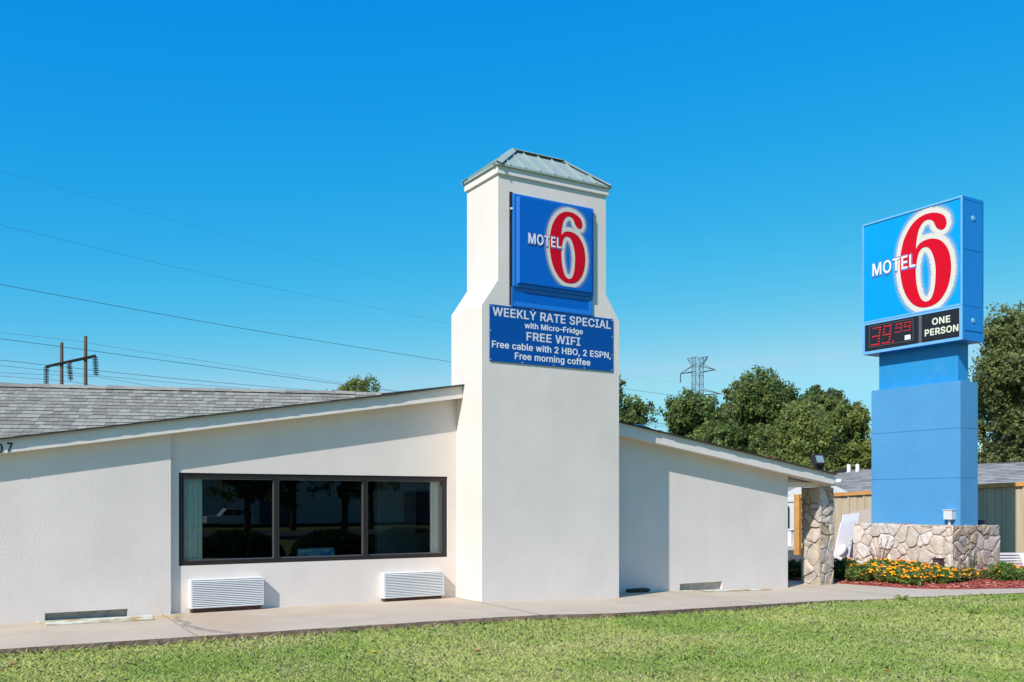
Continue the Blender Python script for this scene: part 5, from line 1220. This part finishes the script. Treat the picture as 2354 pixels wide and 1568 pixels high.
def marigold(x, y, rad, h, nb, tone, label, seed, group='marigolds in the mulch bed', dead=0.1):
    r_ = np.random.default_rng(seed); z0 = -0.2
    t = thing('marigold_plant', label, 'flowers', (x, y, z0), group)
    n = int(1500 * (rad / .3) ** 2 * (h / .4)) + 300
    q = r_.normal(size=(n, 3)); q /= np.linalg.norm(q, axis=1, keepdims=True); q *= r_.uniform(.25, 1, (n, 1)) ** .45
    lump = 1 + .28 * np.sin(q[:, 0] * 6 + seed) * np.cos(q[:, 1] * 7 + seed * 2)
    C = np.stack([x + q[:, 0] * rad * lump, y + q[:, 1] * rad * lump, z0 + h * (.48 + .5 * q[:, 2] * lump)], 1)
    C[:, 2] = np.maximum(C[:, 2], z0 + .015)
    base = {'g': [(.20, .32, .07), (.14, .25, .055), (.27, .39, .10)], 'd': [(.06, .13, .028), (.085, .16, .03), (.045, .09, .02)],  # dark set: a deeper green, also carrying the shade of plants by the column
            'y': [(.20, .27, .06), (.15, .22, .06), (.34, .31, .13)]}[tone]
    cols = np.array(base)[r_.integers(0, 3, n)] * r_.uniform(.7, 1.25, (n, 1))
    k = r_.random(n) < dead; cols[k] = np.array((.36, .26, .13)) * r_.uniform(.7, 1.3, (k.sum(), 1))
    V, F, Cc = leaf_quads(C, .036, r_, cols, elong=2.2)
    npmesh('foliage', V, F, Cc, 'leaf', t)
    if nb:
        mb = MB()
        for _ in range(int(nb * 1.15)):
            th = r_.uniform(0, 2 * math.pi); ph = math.acos(r_.uniform(-.1, 1)); kk = r_.uniform(.92, 1.08)
            cx, cy, cz = x + rad * kk * math.sin(ph) * math.cos(th), y + rad * kk * math.sin(ph) * math.sin(th), z0 + h * (.5 + .52 * math.cos(ph) * kk)
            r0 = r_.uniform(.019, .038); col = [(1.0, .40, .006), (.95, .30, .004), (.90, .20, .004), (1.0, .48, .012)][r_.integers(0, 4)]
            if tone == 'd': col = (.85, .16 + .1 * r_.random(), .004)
            rings_ = []
            for zz, rr_ in ((-.35, .45), (0, 1.0), (.35, .85), (.6, .35)):
                rings_.append([(cx + r0 * rr_ * (1 + .14 * (-1) ** j) * math.cos(j * math.pi / 4), cy + r0 * rr_ * (1 + .14 * (-1) ** j) * math.sin(j * math.pi / 4), cz + zz * r0 * 1.2) for j in range(8)])
            for lo, hi in zip(rings_, rings_[1:]):
                for j in range(8): mb.face([lo[j], lo[(j + 1) % 8], hi[(j + 1) % 8], hi[j]], 0, col)
            mb.face(rings_[-1], 0, col)
        mb.build('blooms', 'bloom', t, fixn=False)
    return t
ROW = 'bushy marigold with orange blooms in the massed row before the stone planter'
MG = [  # u, v of the foot, half width and height in metres, blooms, tone, label
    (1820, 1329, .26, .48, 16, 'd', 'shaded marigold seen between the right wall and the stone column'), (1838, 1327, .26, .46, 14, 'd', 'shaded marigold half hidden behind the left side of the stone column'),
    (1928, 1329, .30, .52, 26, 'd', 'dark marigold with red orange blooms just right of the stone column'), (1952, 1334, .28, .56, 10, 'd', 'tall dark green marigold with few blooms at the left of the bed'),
    (1974, 1337, .27, .46, 22, 'g', ROW), (1996, 1334, .26, .42, 20, 'g', ROW), (2014, 1333, .25, .42, 22, 'g', ROW), (2034, 1338, .26, .40, 28, 'y', ROW),
    (2055, 1341, .26, .40, 34, 'g', ROW), (2076, 1337, .25, .40, 32, 'y', ROW), (2097, 1346, .24, .38, 24, 'g', ROW), (2118, 1341, .25, .38, 26, 'y', ROW),
    (2140, 1335, .23, .38, 22, 'y', ROW), (2161, 1342, .26, .40, 30, 'g', ROW), (2181, 1339, .24, .38, 20, 'g', ROW), (2204, 1337, .22, .34, 10, 'y', ROW), (2224, 1334, .22, .34, 8, 'y', ROW),
    (2040, 1322, .25, .44, 26, 'g', ROW), (2072, 1323, .25, .42, 26, 'g', ROW), (2105, 1324, .25, .40, 22, 'g', ROW), (2140, 1324, .22, .36, 14, 'y', ROW), (2010, 1323, .26, .46, 16, 'g', ROW),
    (2262, 1331, .17, .26, 5, 'y', 'small sparse marigold below the right corner of the planter'), (2307, 1335, .29, .50, 9, 'g', 'round green marigold with few blooms right of the planter'),
    (2332, 1333, .2, .34, 9, 'g', 'orange marigold beside the round green one at the right edge'), (2352, 1331, .2, .30, 6, 'y', 'marigold cut off by the right picture edge')]
ORD = ['first', 'second', 'third', 'fourth', 'fifth', 'sixth', 'seventh', 'eighth', 'ninth', 'tenth', 'eleventh', 'twelfth', 'thirteenth', 'fourteenth', 'fifteenth', 'sixteenth']
front = sorted([m for m in MG if m[1] > 1328 and 1920 < m[0] < 2230]); back = sorted([m for m in MG if m[6] == ROW and m[1] <= 1328])
for k, m in enumerate(MG):
    if m[6] == ROW:
        look = {'g': 'leafy green marigold', 'y': 'yellowing marigold'}[m[5]] + (' full of blooms' if m[4] > 25 else ' with scattered blooms')
        MG[k] = m[:6] + (look + (f', {ORD[front.index(m)]} from the stone column in front' if m in front else f', {ORD[back.index(m)]} from the left along the planter'),)
for i, (u_, v_, rad, h, nb, tone, lab) in enumerate(MG):
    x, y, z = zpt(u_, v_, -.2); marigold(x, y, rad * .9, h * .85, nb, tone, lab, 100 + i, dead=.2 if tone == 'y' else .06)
def wisp(u_, v_, h, n, spread, cols, label, seed):
    x, y, z = zpt(u_, v_, -.2); rr = random.Random(seed); b = MB()
    for k in range(n):
        a = rr.uniform(0, 6.28); s_ = rr.uniform(.2, 1) * spread; hh = h * rr.uniform(.5, 1); c = rr.choice(cols)
        p0 = Vector((x, y, z)); p1 = Vector((x + math.cos(a) * s_ * .5, y + math.sin(a) * s_ * .5, z + hh * .6)); p2 = Vector((x + math.cos(a) * s_, y + math.sin(a) * s_, z + hh))
        b.tube([p0, p1, p2], .007, 4, r1=.003, col=c)
        for j in range(10):
            q = p1.lerp(p2, rr.random()) + Vector((rr.uniform(-.05, .05), rr.uniform(-.05, .05), rr.uniform(-.04, .04))); w_ = rr.uniform(.012, .03)
            b.face([q, q + Vector((w_, w_ * .3, w_ * .6)), q + Vector((0, w_ * .5, w_ * 1.4)), q + Vector((-w_ * .6, 0, w_ * .7))], 0, c)
    setp(b.build('wild_plant', 'leaf', loc=(x, y, z), fixn=False), label, 'plant')
wisp(2022, 1318, .95, 16, .42, [(.30, .17, .10), (.36, .24, .13), (.22, .12, .08)], 'dry brown weed standing against the pale planter stones', 1)
wisp(2233, 1326, .66, 12, .14, [(.08, .17, .03), (.11, .21, .05)], 'thin feathery green plant in front of the planter right face', 2)

# ------------------------------------------------------------------ lawn
def vnoise(X, Y, s, seed):
    r_ = np.random.default_rng(seed); T = r_.random((64, 64)); x = X * s + 17.3; y = Y * s + 9.1
    xi = np.floor(x).astype(int); yi = np.floor(y).astype(int); fx = x - xi; fy = y - yi
    fx = fx * fx * (3 - 2 * fx); fy = fy * fy * (3 - 2 * fy)
    g_ = lambda a, b_: T[a % 64, b_ % 64]
    return (g_(xi, yi) * (1 - fx) + g_(xi + 1, yi) * fx) * (1 - fy) + (g_(xi, yi + 1) * (1 - fx) + g_(xi + 1, yi + 1) * fx) * fy
rng = np.random.default_rng(12)
NB = 1450000
dep = 6.6 + (24 - 6.6) * rng.random(NB) ** 1.35; lat = rng.uniform(-.60, .60, NB) * dep
d2 = 4.2 + 24 * rng.random(420000) ** 1.2; l2 = rng.uniform(-1.5, 1.5, 420000) * d2          # coarser turf beyond the frame, for other viewpoints
k2 = (np.abs(l2) > .57 * d2) | (d2 < 6.8); dep = np.concatenate([dep, d2[k2]]); lat = np.concatenate([lat, l2[k2]]); fat = np.concatenate([np.ones(NB), np.full(int(k2.sum()), 2.6)])
a = R(31.1); X = dep * math.sin(a) + lat * math.cos(a); Y = dep * math.cos(a) - lat * math.sin(a)
WYV = np.interp(X, [-30, 0.5, 2.3, 6.1, 8.2, 10.5, 13.24, 15.33, 17.9, 40], [12.4, 11.3, 11.22, 11.0, 10.75, 11.0, 11.3, 11.13, 10.57, 6.0])
edge = WYV - .015 + np.interp(X, [13, 16], [0.0, .05]) * (vnoise(X, Y, 2.0, 3) - .3)
keep = (Y < edge) & (Y > -6); X, Y, dep, fat = X[keep], Y[keep], dep[keep], fat[keep]
keep = rng.random(len(X)) < np.clip(1.25 - dep / 26, .3, 1); X, Y, dep, fat = X[keep], Y[keep], dep[keep], fat[keep]
n = len(X)
WZ = np.where(X < 7, 0, np.maximum(-.21, -.028 * (X - 7))) + np.interp(X, [-50, 11, 15, 40], [-.085, -.085, -.03, -.02]) - .02 * np.clip(X - 17, 0, 12)
n1 = vnoise(X, Y, .8, 1); n2 = vnoise(X, Y, 3.1, 2); n3 = vnoise(X, Y, 9.0, 4)
h = (.028 + .038 * rng.random(n) ** 1.5) * (.75 + .5 * n2) * (1 + .2 * (n3 - .5)); tall = rng.random(n) < .012; h[tall] *= 1.8; h *= .66
fringe = (np.interp(X, [-30, 0.5, 2.3, 6.1, 8.2, 10.5, 13.24, 15.33, 17.9, 40], [12.4, 11.3, 11.22, 11.0, 10.75, 11.0, 11.3, 11.13, 10.57, 6.0]) - Y) < .09; h[fringe] *= rng.uniform(1.0, 2.1, int(fringe.sum()))      # uncut fringe along the slab
th = rng.uniform(0, 2 * math.pi, n) + 1.2 * (n1 - .5); lean = h * rng.uniform(.35, 1.5, n)
wd = rng.uniform(.0026, .0048, n) * (1 + dep / 26) * fat; ph = rng.uniform(0, 2 * math.pi, n)
bx = np.stack([np.cos(ph), np.sin(ph), np.zeros(n)], 1) * wd[:, None]
dr = np.stack([np.cos(th), np.sin(th), np.zeros(n)], 1)
B0 = np.stack([X, Y, WZ - .006], 1); Mid = B0 + dr * (lean * .35)[:, None] + np.array([0, 0, 1]) * (h * .62)[:, None]; Tip = B0 + dr * lean[:, None] + np.array([0, 0, 1]) * h[:, None] * .95
V = np.stack([B0 - bx, B0 + bx, Mid + bx * .8, Tip, Mid - bx * .8], 1).reshape(-1, 3)
F = np.arange(5 * n).reshape(-1, 5)
green = np.array((.36, .51, .11)); lime = np.array((.60, .66, .20)); deep = np.array((.29, .43, .085)); straw = np.array((.72, .62, .36))
m = np.clip((n1 * .7 + n2 * .3 - .28) * 2.3, 0, 1)[:, None]
col = green * (1 - m) + lime * m
k = rng.random(n); col[k < .13] = deep; st = np.clip(.11 + .36 * (vnoise(X, Y, 1.6, 8) - .52), .03, .4); col[k > 1 - st] = straw
col = col * rng.uniform(.88, 1.12, (n, 1))
tipk = np.tile(np.array([.75, .75, 1.0, 1.1, 1.0]), n)[:, None]
setp(npmesh('lawn_grass', V, F, np.repeat(col, 5, 0), 'grass_blade'), 'short mown lawn grass between the camera and the sidewalk', 'grass', kind='stuff')
# coarse weed tufts, dandelions, dead leaves
def tuft(x, y, label, seed, n=26, hh=.16):
    rr = random.Random(seed); z = gz(x, y); b = MB()
    for _ in range(n):
        a = rr.uniform(0, 6.28); l = hh * rr.uniform(.6, 1.2); h_ = l * rr.uniform(.35, .9); w_ = .0028; c = rr.choice([(.22, .33, .08), (.32, .42, .11), (.16, .26, .06)])
        sx, sy = -math.sin(a) * w_, math.cos(a) * w_; o = (x + rr.uniform(-.04, .04), y + rr.uniform(-.03, .03))
        b.face([(o[0] - sx, o[1] - sy, z), (o[0] + sx, o[1] + sy, z), (o[0] + sx + math.cos(a) * l * .5, o[1] + sy + math.sin(a) * l * .5, z + h_ * .8),
                (o[0] + math.cos(a) * l, o[1] + math.sin(a) * l, z + h_), (o[0] - sx + math.cos(a) * l * .5, o[1] - sy + math.sin(a) * l * .5, z + h_ * .8)], 0, c)
    setp(b.build('grass_tuft', 'grass_blade', loc=(x, y, z), fixn=False), label, 'grass tuft')
q = zpt(2072, 1381, -.24); tuft(q[0], q[1], 'coarse grass tuft overhanging the sidewalk edge below the mulch bed', 1, 22, .15)
q = zpt(2236, 1412, -.24); tuft(q[0], q[1], 'spiky darker grass tuft in the lawn at the far right', 2, 30, .13)
q = zpt(1436, 1419, -.1); tuft(q[0], q[1], 'small leafy weed at the sidewalk edge below the tower', 3, 20, .09)
def dandelion(u_, v_, label):
    q = zpt(u_, v_, -.04); b = MB(); z = gz(q[0], q[1])
    b.tube([(q[0], q[1], z), (q[0], q[1], z + .045)], .003, 5); c = MB(); t = thing('dandelion', label, 'flower', (q[0], q[1], z), 'dandelions in the lawn')
    b2 = MB(); b2.tube([(q[0], q[1], z + .045), (q[0], q[1], z + .055), (q[0], q[1], z + .062)], [.012, .022, .012], 9); b2.build('flower_head', 'petal_yellow', t)
    for f in range(len(b.f)): b.c[f] = (.1, .18, .04)
    b.build('stem', 'leaf', t)
dandelion(858, 1499, 'yellow dandelion in the lawn below the right air conditioner'); dandelion(1628, 1403, 'yellow dandelion close to the sidewalk below the right wall')
dandelion(2268, 1380, 'yellow dandelion farthest right in the lawn'); dandelion(1747, 1430, 'yellow dandelion in the lawn below the right end of the wall')
def dleaf(u_, v_, label, sz, seed):
    q = zpt(u_, v_, -.02); rr = random.Random(seed); b = MB(); z = gz(q[0], q[1]) + .05; a = rr.uniform(0, 6.28)
    prof = [(-1, 0, .1), (-.4, .5, .25), (.2, .6, .35), (1, .05, .05), (.2, -.55, .3), (-.4, -.45, .2)]
    P = [(q[0] + sz * (math.cos(a) * u - math.sin(a) * v), q[1] + sz * (math.sin(a) * u + math.cos(a) * v), z + sz * w_) for u, v, w_ in prof]
    c = (q[0], q[1], z)
    for p, r_ in zip(P, P[1:] + P[:1]): b.face([c, p, r_])
    o = b.build('fallen_leaf', 'dry_leaf', loc=c, fixn=False); setp(o, label, 'leaf')
dleaf(34, 1525, 'reddish brown fallen leaf in the grass at the far left', .055, 1); dleaf(1097, 1494, 'pale brown fallen leaf in the lawn below the tower corner', .055, 2)
dleaf(1632, 1488, 'small fallen leaf at the bottom of the lawn, right of centre', .04, 3); dleaf(2036, 1535, 'dark red fallen leaf in the lawn near the right bottom', .04, 4)
dleaf(1525, 1427, 'orange brown fallen leaf in the lawn near the sidewalk right of the tower', .045, 5)
q = zpt(1146, 1430, -.08); b = MB(); b.hexa([(q[0] + i, q[1] + j, q[2] + z) for z in (0.02, .085) for i, j in ((-.018, -.01), (.018, -.01), (.022, .01), (-.015, .012))])
setp(b.build('litter', 'pylon_trim', loc=q), 'tiny scrap of light blue litter at the sidewalk edge', 'litter')

# ------------------------------------------------------------------ trees
def tree(u_, dep, top_v, hw_px, label, seed, nleaf=9000, ls=.24, tone=0, z_low=None, lobes=16, group='trees beyond the motel', squash=1.0, trunk_k=1.0, name='tree', top_z=None, hw=None, base=None, gzv=-.5):
    r_ = np.random.default_rng(seed); rr = random.Random(seed)
    p = on(dep, u_) if base is None else Vector(base)
    zt = 1.55 + (1152 - top_v) * dep / 2184 if top_z is None else top_z
    hw = hw_px * dep / 2184 if hw is None else hw
    zl = zt * .22 if z_low is None else z_low
    nleaf = int(nleaf * 3.0); ls *= .56
    t = thing(name, label, 'tree', (p.x, p.y, gzv), group)
    H = zt - zl; zc = zl + H * .45
    # lobes: centres through an egg-shaped volume
    L = []
    for i in range(lobes):
        f = rr.uniform(0, 1) if i else 1.0
        zz = zl + H * (.12 + .80 * f); wr = hw * (math.sin(math.pi * (.12 + .74 * f)) ** .7) * .80
        a = rr.uniform(0, 6.283); q = math.sqrt(rr.random()) if i else 0
        L.append((p.x + wr * q * math.cos(a), p.y + wr * q * math.sin(a), zz, hw * rr.uniform(.32, .50) * (.75 if i == 0 else 1)))
    L[0] = (p.x + rr.uniform(-.1, .1) * hw, p.y, zt - L[0][3] * 1.12, L[0][3])
    Cs, Os, Ks = [], [], []
    wsum = sum(l[3] ** 2 for l in L)
    tones = [[(.19, .265, .08), (.235, .30, .088), (.28, .33, .10), (.15, .22, .068)], [(.26, .32, .085), (.31, .355, .095), (.21, .28, .075), (.34, .37, .11)],
             [(.20, .255, .09), (.245, .285, .10), (.285, .31, .115), (.30, .295, .115)]][tone]
    for (cx, cy, cz, rad) in L:
        n = int(nleaf * rad ** 2 / wsum)
        ns = max(5, n // 42); d = r_.normal(size=(ns, 3)); d /= np.linalg.norm(d, axis=1, keepdims=True)
        sp = d * rad * np.where(r_.random((ns, 1)) < .16, r_.uniform(1.1, 1.38, (ns, 1)), r_.uniform(.5, 1.12, (ns, 1))); sp[:, 2] *= np.where(sp[:, 2] > 0, 1.0, .8)
        k = r_.integers(0, ns, n); off = r_.normal(size=(n, 3)) * rad * .135
        off[:, 2] -= .3 * (off[:, 0] ** 2 + off[:, 1] ** 2) / rad
        c = np.array((cx, cy, cz)) + sp[k] + off
        o = sp[k] + off; o /= np.linalg.norm(o, axis=1, keepdims=True) + 1e-9
        Cs.append(c); Os.append(o); clump = r_.uniform(.55, 1.32, ns)[k]
        Ks.append(np.array(tones)[r_.integers(0, 4, ns)][k] * .6 * clump[:, None] + np.array(tones)[r_.integers(0, 4, n)] * .4)
    C = np.vstack(Cs); Oo = np.vstack(Os); K = np.vstack(Ks) * r_.uniform(.68, 1.08, (len(C), 1))
    V, F, Cc = leaf_quads(C, ls, r_, K, outward=Oo, elong=1.5, flat=.5)
    npmesh('crown', V, F, Cc, 'leaf', t)
    b = MB(); r0 = (hw * .085 + .08) * trunk_k
    b.tube([(p.x, p.y, gzv - .2), (p.x + .05, p.y, gzv + (zl - gzv) * .5), (p.x, p.y, zl + H * .25), (p.x + .1, p.y, zl + H * .65)], [r0 * 1.25, r0, r0 * .8, r0 * .3], 9)
    for (cx, cy, cz, rad) in L[1:12]:
        s0 = Vector((p.x, p.y, zl + H * rr.uniform(.0, .35))); e = Vector((cx, cy, cz)); mid = s0.lerp(e, .5) + Vector((rr.uniform(-.2, .2), rr.uniform(-.2, .2), .25))
        b.tube([s0, mid, e], [r0 * .42, r0 * .28, r0 * .1], 6, cap=False)
    b.build('trunk', 'bark', t, smooth=True)
    return t
tree(1607, 60, 910, 84, 'rounded tree at the left end of the big clump, in front of the lattice tower', 1, 11000, .23, 0)
tree(1700, 66, 882, 70, 'darker tree in the clump between the lattice tower and the tallest crown', 2, 9000, .25, 2)
tree(1775, 62, 872, 98, 'tallest tree in the clump behind the right wing of the motel', 3, 15000, .23, 0, lobes=22)
tree(1885, 67, 892, 66, 'narrow pointed tree at the right side of the clump behind the pylon', 4, 10000, .24, 0)
tree(1815, 53, 962, 100, 'lighter green bushy tree in front of the tallest crown', 5, 12000, .20, 1, lobes=20, z_low=1.0)
tree(1962, 58, 928, 74, 'green tree whose crown meets the left edge of the pylon', 6, 9000, .22, 1, z_low=1.2)
tree(1660, 56, 965, 70, 'lower dark tree just above the right roof slope in the clump', 7, 8500, .21, 0, z_low=1.0)
tree(1398, 64, 868, 92, 'tree half hidden behind the right edge of the motel tower', 8, 15000, .24, 0)
tree(811, 84, 886, 66, 'small tree top rising over the left roof', 29, 9000, .25, 1, z_low=7.0, lobes=18)
tree(2345, 50, 716, 112, 'tall oak-like tree at the right edge behind the pylon', 10, 17000, .21, 2, lobes=26, z_low=2.0)
tree(2295, 56, 850, 60, 'lower tree between the pylon and the tall tree at the right edge', 11, 8000, .22, 2, z_low=2.2)

# ------------------------------------------------------------------ power lines
t = thing('wooden_power_pole', 'twin-post wooden power pole with crossarm and three hanging insulator strings', 'power pole', tuple(on(83, 170))[:2] + (-1,))
for (u_, v_, d_) in ((141.7, 787.5, 84.3), (196.6, 772.6, 81.5)):
    q = at(u_, v_, d_); b = MB(); b.tube([(q.x, q.y, -1.2), (q.x, q.y, q.z)], .20, 10, r1=.145); b.build('post', 'wood_pole', t)
e0, e1 = at(109.5, 843.5, 86), at(220.8, 819.5, 80.2); gvv = gv * -.22
b = MB(); b.tube([e0 + gvv, e1 + gvv], .15, 4); b.build('crossarm', 'wood_dark', t)
ends = []
for f, (u1, v1) in ((.0, (106, 886)), (.48, (162.7, 877)), (1.0, (221, 866))):
    a0 = e0.lerp(e1, f) + gvv; dd = 86 - 5.8 * f; a1 = at(u1, v1, dd); ends.append(a1); b = MB()
    b.tube([a0, a1], .03, 6)
    for k in range(10):
        c = a0.lerp(a1, .08 + .9 * k / 10); b.tube([c, c + Vector((0, 0, .05)), c + Vector((0, 0, .09))], [.25, .22, .06], 10)
    b.build('insulator', 'insulator', t)
def wire(pts, r, label, grp='wires crossing the sky'):
    P = [Vector(p) for p in pts]; Q = []
    if len(P) == 2:
        L_ = (P[1] - P[0]).length
        Q = [P[0].lerp(P[1], k / 24) - Vector((0, 0, .012 * L_ * 4 * (k / 24) * (1 - k / 24))) for k in range(25)]
    else: Q = [Vector(p) for p in P]
    b = MB(); b.tube(Q, r, 6); setp(b.build('power_line', 'wire', loc=P[0], smooth=True), label, 'power line', grp)
def run(pix, d0, d1):                           # a hung wire through sighted points, depth falling off evenly in perspective
    u0, u1 = pix[0][0], pix[-1][0]; out = []
    P = catmull([(float(a_), float(c_)) for a_, c_ in pix], 6, False)
    for u_, v_ in P:
        f = (u_ - u0) / (u1 - u0); out.append(at(u_, v_, 1 / ((1 - f) / d0 + f / d1)))
    return out
wire(run([(-800, 165), (0, 393), (500, 535), (1037, 680), (1424, 785), (1579.5, 828)], 28, 184), .0035, 'faintest and highest wire crossing the sky towards the lattice tower peak')
wire(run([(-800, 330), (0, 517), (500, 636), (1037, 745), (1424, 856), (1563.8, 880)], 29, 184), .0055, 'second highest thin wire crossing the sky towards the lattice tower arm')
wire(run([(-800, 505), (0, 654), (539, 752), (1037, 832), (1424, 893), (2700, 1050)], 33, 190), .012, 'boldest single wire sloping down to the tower below its shoulder')
wire(run([(-900, 706), (-160, 751), (196, 786)], 50, 81.3), .0099, 'wire running left from the top of the taller wooden post'); wire(run([(198, 788), (520, 838), (960, 905), (1450, 965), (2700, 1080)], 81.3, 260), .011, 'wire running right from the top of the taller wooden post')
wire(run([(-900, 680), (-160, 759), (400, 832), (1000, 912), (1500, 972), (2700, 1080)], 44, 190), .0154, 'wire passing just behind the tops of the wooden posts')
wire(run([(-900, 752), (-160, 812), (400, 870), (1000, 922), (1500, 976), (2700, 1085)], 46, 195), .0143, 'wire crossing level with the wooden crossarm'); wire(run([(-900, 772), (-160, 826), (400, 880), (1000, 926), (1500, 980), (2700, 1088)], 47, 195), .011, 'wire just below the one level with the crossarm')
wire(run([(-900, 838), (-160, 852), (221, 866)], 55, 80.2), .0132, 'wire reaching the right insulator string from the left'); wire(run([(221, 866), (520, 912), (1200, 990), (2700, 1100)], 80.2, 250), .0132, 'wire leaving the right insulator string towards the roof')
wire(run([(-900, 835), (-160, 856), (162.7, 877)], 57, 83.2), .0132, 'wire reaching the middle insulator string from the left'); wire(run([(162.7, 877), (360, 905), (1200, 1000), (2700, 1105)], 83.2, 250), .0132, 'wire leaving the middle insulator string towards the roof')
wire(run([(-900, 850), (-160, 872), (106, 886)], 58, 86), .0132, 'wire reaching the left insulator string along the roof ridge')

# lattice transmission tower
lt = thing('transmission_tower', 'distant grey lattice transmission tower rising over the trees', 'transmission tower', tuple(on(180, 1603))[:2] + (-1,))
DP = 180; cR = Vector((math.cos(R(31.1)), -math.sin(R(31.1)), 0))
bodyc = on(DP, 1603); hwb = 11.8 * DP / 2184; rot = R(14)
ax1 = (cR * math.cos(rot) + gv * math.sin(rot)); ax2 = (-cR * math.sin(rot) + gv * math.cos(rot))
def zv(v_): return 1.55 + (1152 - v_) * DP / 2184
def cor(i, z): sx, sy = ((-1, -1), (1, -1), (1, 1), (-1, 1))[i]; return bodyc + ax1 * (hwb * .82 * sx) + ax2 * (hwb * .82 * sy) + Vector((0, 0, z))
b = MB(); zt, zb = zv(822), 0.0
for i in range(4): b.bar(cor(i, zb), cor(i, zt), .11)
nst = 17; zz = [zb + (zt - zb) * k / nst for k in range(nst + 1)]
for k in range(nst):
    for i in range(4):
        j = (i + 1) % 4
        b.bar(cor(i, zz[k]), cor(j, zz[k + 1]), .05); b.bar(cor(j, zz[k]), cor(i, zz[k + 1]), .05); b.bar(cor(i, zz[k + 1]), cor(j, zz[k + 1]), .05)
b.build('mast', 'steel_lattice', lt)
def arm(vt, vb, uL, vL, uR, vR, dL=4, dR=-4):
    b = MB(); eL = at(uL, vL, DP + dL); eR = at(uR, vR, DP + dR)
    for e, ii in ((eL, (0, 3)), (eR, (1, 2))):
        for i in ii: b.bar(cor(i, zv(vt)), e, .09); b.bar(cor(i, zv(vb)), e, .13)
    b.build('crossarm', 'steel_lattice', lt); return eL, eR
arm(822, 840, 1579.5, 825.5, 1626.6, 819.5); mL, mR = arm(840, 855, 1563.5, 859, 1644, 850); lL, lR = arm(895, 908, 1550.5, 916, 1657, 905)
b = MB(); ins = at(1563.8, 880, DP + 4); b.bar(mL, ins, .14); b.build('insulator', 'insulator', lt)
# ------------------------------------------------------------------ across the road, behind the camera: what the window mirrors
for i, (x, y, hw, lab) in enumerate(((5.2, -2.6, 1.3, 'first'), (8.2, -3.2, 1.5, 'second'), (11.2, -2.8, 1.4, 'third'), (14.2, -3.4, 1.6, 'fourth'), (17.6, -3.0, 1.5, 'fifth'))):
    r_ = np.random.default_rng(70 + i); n = 4200
    d = r_.normal(size=(n, 3)); d /= np.linalg.norm(d, axis=1, keepdims=True); d *= r_.uniform(.8, 1.0, (n, 1))
    z0 = gz(x, y); C = np.stack([x + d[:, 0] * hw, y + d[:, 1] * hw * .8, z0 + np.abs(d[:, 2]) * (.62 - z0)], 1)
    V, F, Cc = leaf_quads(C, .10, r_, np.array((.035, .06, .018)) * r_.uniform(.7, 1.3, (n, 1)), outward=d, flat=.6)
    t = thing('clipped_shrub', f'{lab} clipped dark shrub from the left, mirrored in the window', 'shrub', (x, y, z0), 'clipped shrubs mirrored in the window')
    npmesh('foliage', V, F, Cc, 'leaf', t)
t0 = None
for i, (x, y, lab) in enumerate(((21.5, -50, 'left pane'), (26.0, -52, 'left mullion'), (29.5, -49, 'middle pane'), (33.5, -53, 'right mullion'))):
    tree(0, 1, 0, 0, f'dark street tree mirrored in the window at the {lab}', 60 + i, 6000, .42, 0, z_low=1.7, trunk_k=.6, group='street trees mirrored in the window', top_z=13.5, hw=4.2, base=(x, y, 0), gzv=-1.1)
tree(0, 1, 0, 0, 'bushy street tree mirrored in the right pane of the window', 66, 8000, .4, 1, z_low=2.2, group='street trees mirrored in the window', top_z=12.5, hw=5.2, base=(41, -50, 0), gzv=-1.1)
dp = thing('warehouse', 'long pale warehouse across the road, mirrored in the window', 'building', (40, -90, -1))
b = MB(); b.box(-30, 110, -100, -86, -1.2, 11); b.build('wall', 'depot_wall', dp)
b = MB()
for k in range(11): b.box(-30, 110, -86, -85.97, -.2 + k, -.17 + k)
b.build('cladding_joint', 'panel_grey', dp)
b = MB()
for x in (33, 52, 70): b.box(x, x + 4.5, -85.99, -85.9, -1.1, 2.8)
b.build('loading_door', 'panel_grey', dp)
sv = thing('parked_suv', 'white estate car parked across the road, mirrored in the left pane', 'car', (25.2, -70, -1.02))
b = MB(); prof = [(-2.4, .35), (-2.42, .95), (-2.3, 1.05), (-1.2, 1.1), (1.9, 1.1), (2.35, 1.0), (2.38, .4), (1.9, .32), (-2.0, .32)]
b.prism([(25.2 + x, -1.02 + z) for x, z in prof], 'y', -70.9, -69.1); b.build('body', 'car_white', sv, bevel=0.06)
b = MB(); prof = [(-1.1, 1.09), (-.4, 1.86), (2.15, 1.86), (2.32, 1.09)]; b.prism([(25.2 + x, -1.02 + z) for x, z in prof], 'y', -70.78, -69.22); b.build('cabin', 'car_white', sv, bevel=0.05)
b = MB()
for yy in (-69.215, -70.785):
    for q in ([(-.85, 1.16), (-.33, 1.74), (.25, 1.74), (.25, 1.16)], [(.35, 1.16), (.35, 1.74), (1.1, 1.74), (1.1, 1.16)], [(1.2, 1.16), (1.2, 1.74), (2.0, 1.74), (2.05, 1.16)]):
        b.face([(25.2 + x, yy, -1.02 + z) for x, z in q])
b.build('side_windows', 'car_glass', sv, fixn=False)
for x in (23.7, 26.7):
    for yy in (-69.25, -70.75):
        b = MB(); b.tube([(x, yy - .11, -.68), (x, yy + .11, -.68)], .34, 18); b.build('wheel', 'rubber', sv)
